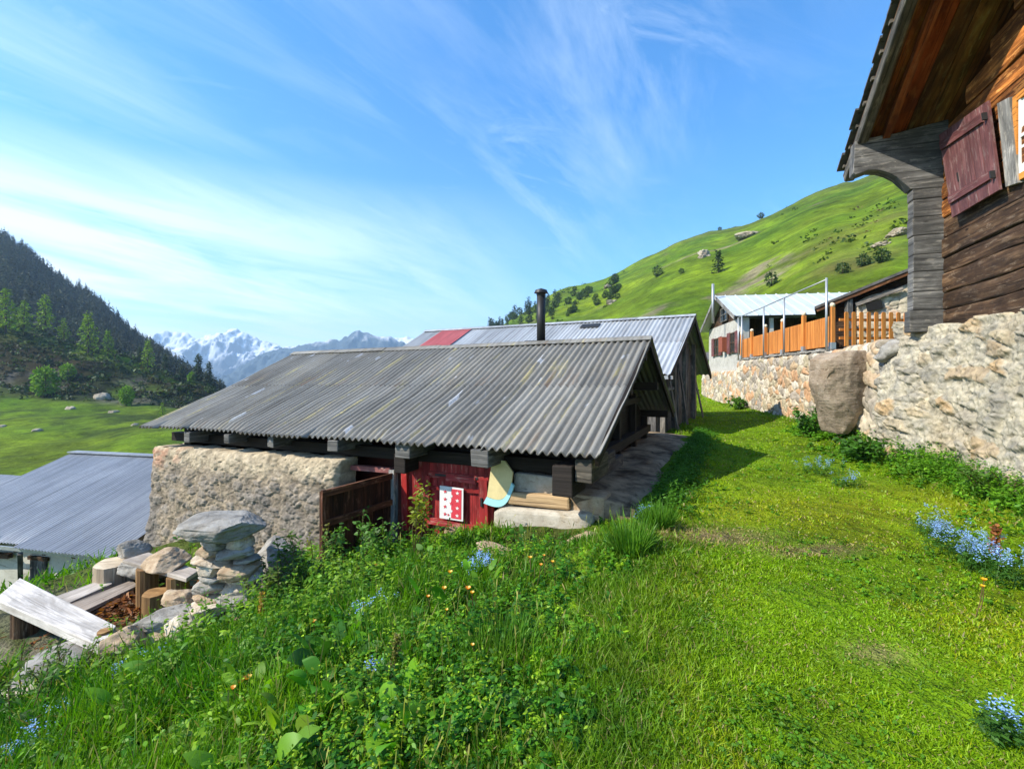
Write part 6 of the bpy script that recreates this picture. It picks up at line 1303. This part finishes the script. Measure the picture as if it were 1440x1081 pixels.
def proto(kind):
    if kind not in protos:
        if kind == 'larch': cr = [conifer(10, 3.1, 62, 12, .55, A(.15, .25, .012), 701+i, .10) for i in range(3)]
        elif kind == 'pine': cr = [conifer(10, 1.9, 80, 11, .62, A(.035, .062, .028), 711+i, .06) for i in range(2)]
        elif kind == 'bright': cr = [roundcrown(9, 3.0, 1100, .75, A(.14, .27, .012), 721+i) for i in range(2)]
        elif kind == 'darkpine': cr = [conifer(10, 2.2, 46, 8, .95, A(.028, .055, .018), 731+i, .04) for i in range(3)]
        else: cr = [roundcrown(7, 3.6, 420, 1.0, A(.045, .085, .018), 741+i) for i in range(3)]
        ms = []
        for v, f, c in cr:
            o = link_mesh('crown', v, f, M['needle'], None, col=c, origin=(0, 0, 0)); ms.append(o.data); bpy.data.objects.remove(o)
        bb = MB(); bb.tube([A(0, 0, -1.2), A(0, 0, 2.5), A(.05, 0, 6), A(0, 0, 9.4)], [.24, .19, .11, .03], 8); o = bb.build('trunk', M['bark'], None, origin=(0, 0, 0)); tm = o.data; bpy.data.objects.remove(o)
        protos[kind] = (ms, tm)
    return protos[kind]
def tree(nm, kind, x, y, hpx, label, Y=None, Yr=(60, 420), group=None, cat='tree'):
    """a tree whose foot stands on the ground seen at that pixel"""
    if Y is None:
        Ys = np.linspace(Yr[0], Yr[1], 1200); X = (x-CX)/F*Ys; hit = (ZC+(HY-y)/F*Ys) <= gz(X, Ys)
        if hit.any(): Y = Ys[int(np.argmax(hit))]
        else: Y = Ys[int(np.argmin((ZC+(HY-y)/F*Ys)-gz(X, Ys)))]
    X = (x-CX)/F*Y; z = gz1(X, Y); t = empty(nm, (X, Y, z), label, cat, group); ms, tm = proto(kind); k = hpx*Y/F/10; a = random.uniform(0, 6.28)
    for n_, me in (('crown', random.choice(ms)), ('trunk', tm)):
        o = bpy.data.objects.new(n_, me); COL.objects.link(o); o.parent = t; o.scale = (k*random.uniform(.9, 1.1),)*2+(k,); o.rotation_euler = (0, 0, a)
    return t
lt = [('larch', 8, 468, 62, 'pale larch at the left frame edge on the rocky ridge'), ('larch', 34, 462, 40, 'small larch just right of the left edge larch on the ridge'), ('larch', 64, 466, 54, 'tall light green larch, second big one from the left on the ridge'), ('larch', 90, 478, 34, 'short larch between the two tall larches on the ridge'), ('larch', 124, 496, 56, 'broad larch in the middle of the rocky ridge'), ('larch', 152, 500, 36, 'slim larch right of the broad larch on the ridge'), ('larch', 208, 518, 40, 'larch standing on the bright turf of the ridge'), ('pine', 232, 514, 28, 'small dark pine beside the larch on the bright turf'), ('pine', 279, 530, 40, 'taller of the two pines at the right end of the ridge'), ('pine', 294, 535, 34, 'shorter of the two pines at the right end of the ridge'), ('bright', 270, 535, 18, 'bright green bush below the two pines on the ridge'), ('bright', 64, 558, 46, 'large light green tree low on the slope above the meadow'), ('bright', 95, 535, 26, 'round light tree up the slope from the large light green tree'), ('bright', 178, 570, 30, 'light green bush tree above the hut roof end on the slope'), ('larch', 228, 590, 24, 'small larch low on the slope beside the hut roof corner'), ('pine', 196, 510, 22, 'little dark pine left of the larch on the bright turf'), ('pine', 255, 530, 20, 'little dark pine further down the ridge towards the two pines')]
for kd, x, y, hp_, lb in lt: tree({'larch': 'larch_tree', 'pine': 'pine_tree', 'bright': 'leafy_tree'}[kd], kd, x, y, hp_, lb, Yr=(70, 168))
# right hill
tree('spruce_tree', 'darkpine', 1010, 384, 32, 'lone dark spruce on the bright hillside above the far house')
tree('leafy_tree', 'bush', 925, 389, 20, 'round dark tree left of the lone spruce on the hillside')
for x, y, hp_, lb in ((1070, 300, 9, 'tiny bush high on the hillside right of the stony ledge'), (1012, 324, 5, 'tiny tree on the skyline of the hill'), (958, 385, 8, 'small bush between the round tree and the lone spruce'), (1185, 385, 16, 'dark bush beyond the far house roof, left one'), (1215, 375, 18, 'dark bush above the stone shed roof'), (1240, 370, 20, 'dark bush near the chalet post on the hillside'), (1085, 402, 20, 'greyish scrub bush above the white metal roof')): tree('bush', 'bush', x, y, hp_*1.3, lb, cat='bush', Yr=(34, 420))
cnt = 0
while cnt < 95:
    u = random.random(); x = lerp(684, 872, u); y0 = lerp(455, 392, u); y = y0+random.uniform(-6, 20)+18*u*random.random(); kd = 'darkpine' if x < 790 and random.random() < .7 else 'bush'
    tree('hill_conifer' if kd == 'darkpine' else 'hill_bush', kd, x, y, random.uniform(9, 19) if kd == 'darkpine' else random.uniform(7, 15), 'dark green conifer in the wooded lower end of the right hill' if kd == 'darkpine' else 'rounded dark bush in the wooded lower end of the right hill', group='conifers at the lower end of the hill' if kd == 'darkpine' else 'bushes at the lower end of the hill', Yr=(120, 430), cat='tree' if kd == 'darkpine' else 'bush'); cnt += 1
def hillpt(x, y, Yr=(40, 430)):
    Ys = np.linspace(Yr[0], Yr[1], 2000); X = (x-CX)/F*Ys; hit = (ZC+(HY-y)/F*Ys) <= gz(X, Ys); i = int(np.argmax(hit)) if hit.any() else int(np.argmin((ZC+(HY-y)/F*Ys)-gz(X, Ys))); return A(X[i], Ys[i], gz1(X[i], Ys[i]))
for k, (x, y, w_, h_, lb) in enumerate(((1058, 331, 38, 10, 'long stony ledge high on the green hillside'), (990, 361, 18, 16, 'pale rock outcrop left of the long stony ledge'), (862, 426, 22, 8, 'pale scree rock above the barn roof on the hill'), (856, 404, 18, 6, 'small rock among the bushes on the hill'), (1262, 330, 34, 14, 'rock rib beside the chalet post on the hillside'), (1240, 345, 24, 8, 'low rock left of the rock rib near the chalet post'), (888, 452, 16, 6, 'rock low on the hillside just above the barn roof ridge'))):
    p = hillpt(x, y); kf = p[1]/F
    for_ = rock('rock_outcrop', p+A(0, 0, .0*h_*kf), (w_*kf*.55, w_*kf*.35, h_*kf*.55), 900+k, M['outcrop'], rotz=.3*k, sub=5, rough=.26, boxy=1., planes=12); tag(for_, lb, 'rock')
for k, (x, y, w_, lb) in enumerate(((160, 580, 14, 'pale boulder at the upper edge of the valley meadow'), (52, 606, 12, 'grey boulder in the valley meadow at left'), (190, 598, 10, 'small pale rock in the meadow near the hut roof corner'), (4, 600, 10, 'grey boulder at the left frame edge in the meadow'), (145, 560, 26, 'grey scree block on the dark slope'), (100, 575, 14, 'rock at the foot of the dark slope above the meadow'))):
    p = hillpt(x, y, (45, 160)); kf = p[1]/F; tag(rock('meadow_boulder', p, (w_*kf*.5, w_*kf*.4, w_*kf*.3), 930+k, M['outcrop'], rotz=.7*k, sub=4, rough=.14, boxy=1.), lb, 'boulder')
# forest on the far left mountain, its shade put into the dark needle colour
def forest():
    rg = np.random.default_rng(77); n = 5200; u = rg.uniform(-1.45, -.60, n); Y = rg.uniform(215, 430, n); X = u*Y; P = np.stack([X/40, Y/40, 0*X], -1); keep = fbm(P, 3, 5) > -.45; X, Y = X[keep], Y[keep]; Z = gz(X, Y); n = len(X)
    h = rg.uniform(5.0, 10.5, n)*np.where(rg.random(n) < .1, 1.25, 1); m = 26; idx = np.repeat(np.arange(n), m); t = np.tile(np.linspace(.06, .98, m), n); a = rg.uniform(0, 6.28, n*m); r = .24*h[idx]*(1-t)**.85*rg.uniform(.35, .8, n*m)
    pos = np.stack([X[idx]+np.cos(a)*r*.3, Y[idx]+np.sin(a)*r*.3, Z[idx]+t*h[idx]], -1); dr_ = np.stack([np.cos(a), np.sin(a), -.35+0*a], -1); c = A(.018, .026, .016)*rg.uniform(.5, 1.7, (n, 1))+A(.012, .006, 0)*(rg.random((n, 1)) < .2)
    v, f, cc = leaves(pos, dr_, rdir(n*m, rg, (.6, 1.5)), r*1.5+.35, r*1.1+.35, c[idx], ((0, 1), (1, .35)), .2, .2, seed=3); tag(link_mesh('forest', v, f, M['needle'], col=cc, origin=(0, 0, 0)), kind='stuff')
forest()
def scrub():
    rg = np.random.default_rng(88); n = 3600; u = rg.uniform(-1.35, -.56, n); Y = rg.uniform(85, 172, n); X = u*Y; P = np.stack([X/17, Y/17, 0*X], -1)
    keep = (fbm(P, 4, 6)+1.1*sst(108, 138, Y)-.46 > rg.uniform(-.3, .5, n)) & (Y > 116+6*rg.normal(size=n)); X, Y = X[keep], Y[keep]; n = len(X); m = 16; idx = np.repeat(np.arange(n), m); s_ = rg.uniform(.35, 1.3, n)*np.where(rg.random(n) < .1, 1.7, 1)
    q = rg.normal(size=(n*m, 3))*A(.55, .55, .38)*s_[idx][:, None]; Z = gz(X, Y); pos = np.stack([X[idx], Y[idx], Z[idx]+.25*s_[idx]], -1)+q; k = rg.random((n, 1))
    c = np.where(k < .6, A(.016, .034, .006), np.where(k < .85, A(.045, .085, .010), A(.05, .042, .02)))*rg.uniform(.6, 1.4, (n, 1))
    v, f, cc = leaves(pos, rdir(n*m, rg, (-.4, 1)), rdir(n*m, rg, (.2, 1.5)), s_[idx]*.6, s_[idx]*.45, c[idx], ((0, .6), (.5, 1), (1, .3)), .1, .25, seed=4); tag(link_mesh('undergrowth', v, f, M['needle'], col=cc, origin=(0, 0, 0)), kind='stuff')
    n = 1300; Y = rg.uniform(36, 330, n); u = rg.uniform(.0, .95, n); X = u*Y; P = np.stack([X/26, Y/26, 0*X], -1); low = np.exp(-((u-.72)/.14)**2)*sst(115, 60, Y)+.8*sst(.30, .05, u)*sst(120, 200, Y)
    keep = fbm(P, 4, 7)*1.1-.52+.80*low > rg.uniform(-.25, .45, n); X, Y = X[keep], Y[keep]; n = len(X); idx = np.repeat(np.arange(n), m); s_ = rg.uniform(.25, .8, n)*(1+Y/300); q = rg.normal(size=(n*m, 3))*A(.6, .6, .32)*s_[idx][:, None]; Z = gz(X, Y); pos = np.stack([X[idx], Y[idx], Z[idx]+.2*s_[idx]], -1)+q; k = rg.random((n, 1))
    c = np.where(k < .6, A(.04, .085, .008), np.where(k < .85, A(.08, .12, .014), A(.13, .10, .04)))*rg.uniform(.6, 1.4, (n, 1))
    v, f, cc = leaves(pos, rdir(n*m, rg, (-.4, 1)), rdir(n*m, rg, (.2, 1.5)), s_[idx]*.6, s_[idx]*.45, c[idx], ((0, .6), (.5, 1), (1, .3)), .1, .25, seed=5); tag(link_mesh('hill_scrub', v, f, M['needle'], col=cc, origin=(0, 0, 0)), kind='stuff')
scrub()
scene.cycles.use_denoising = True
scene.cycles.max_bounces = 6; scene.cycles.diffuse_bounces = 3; scene.cycles.glossy_bounces = 2; scene.cycles.transmission_bounces = 3; scene.cycles.volume_bounces = 0; scene.cycles.transparent_max_bounces = 4
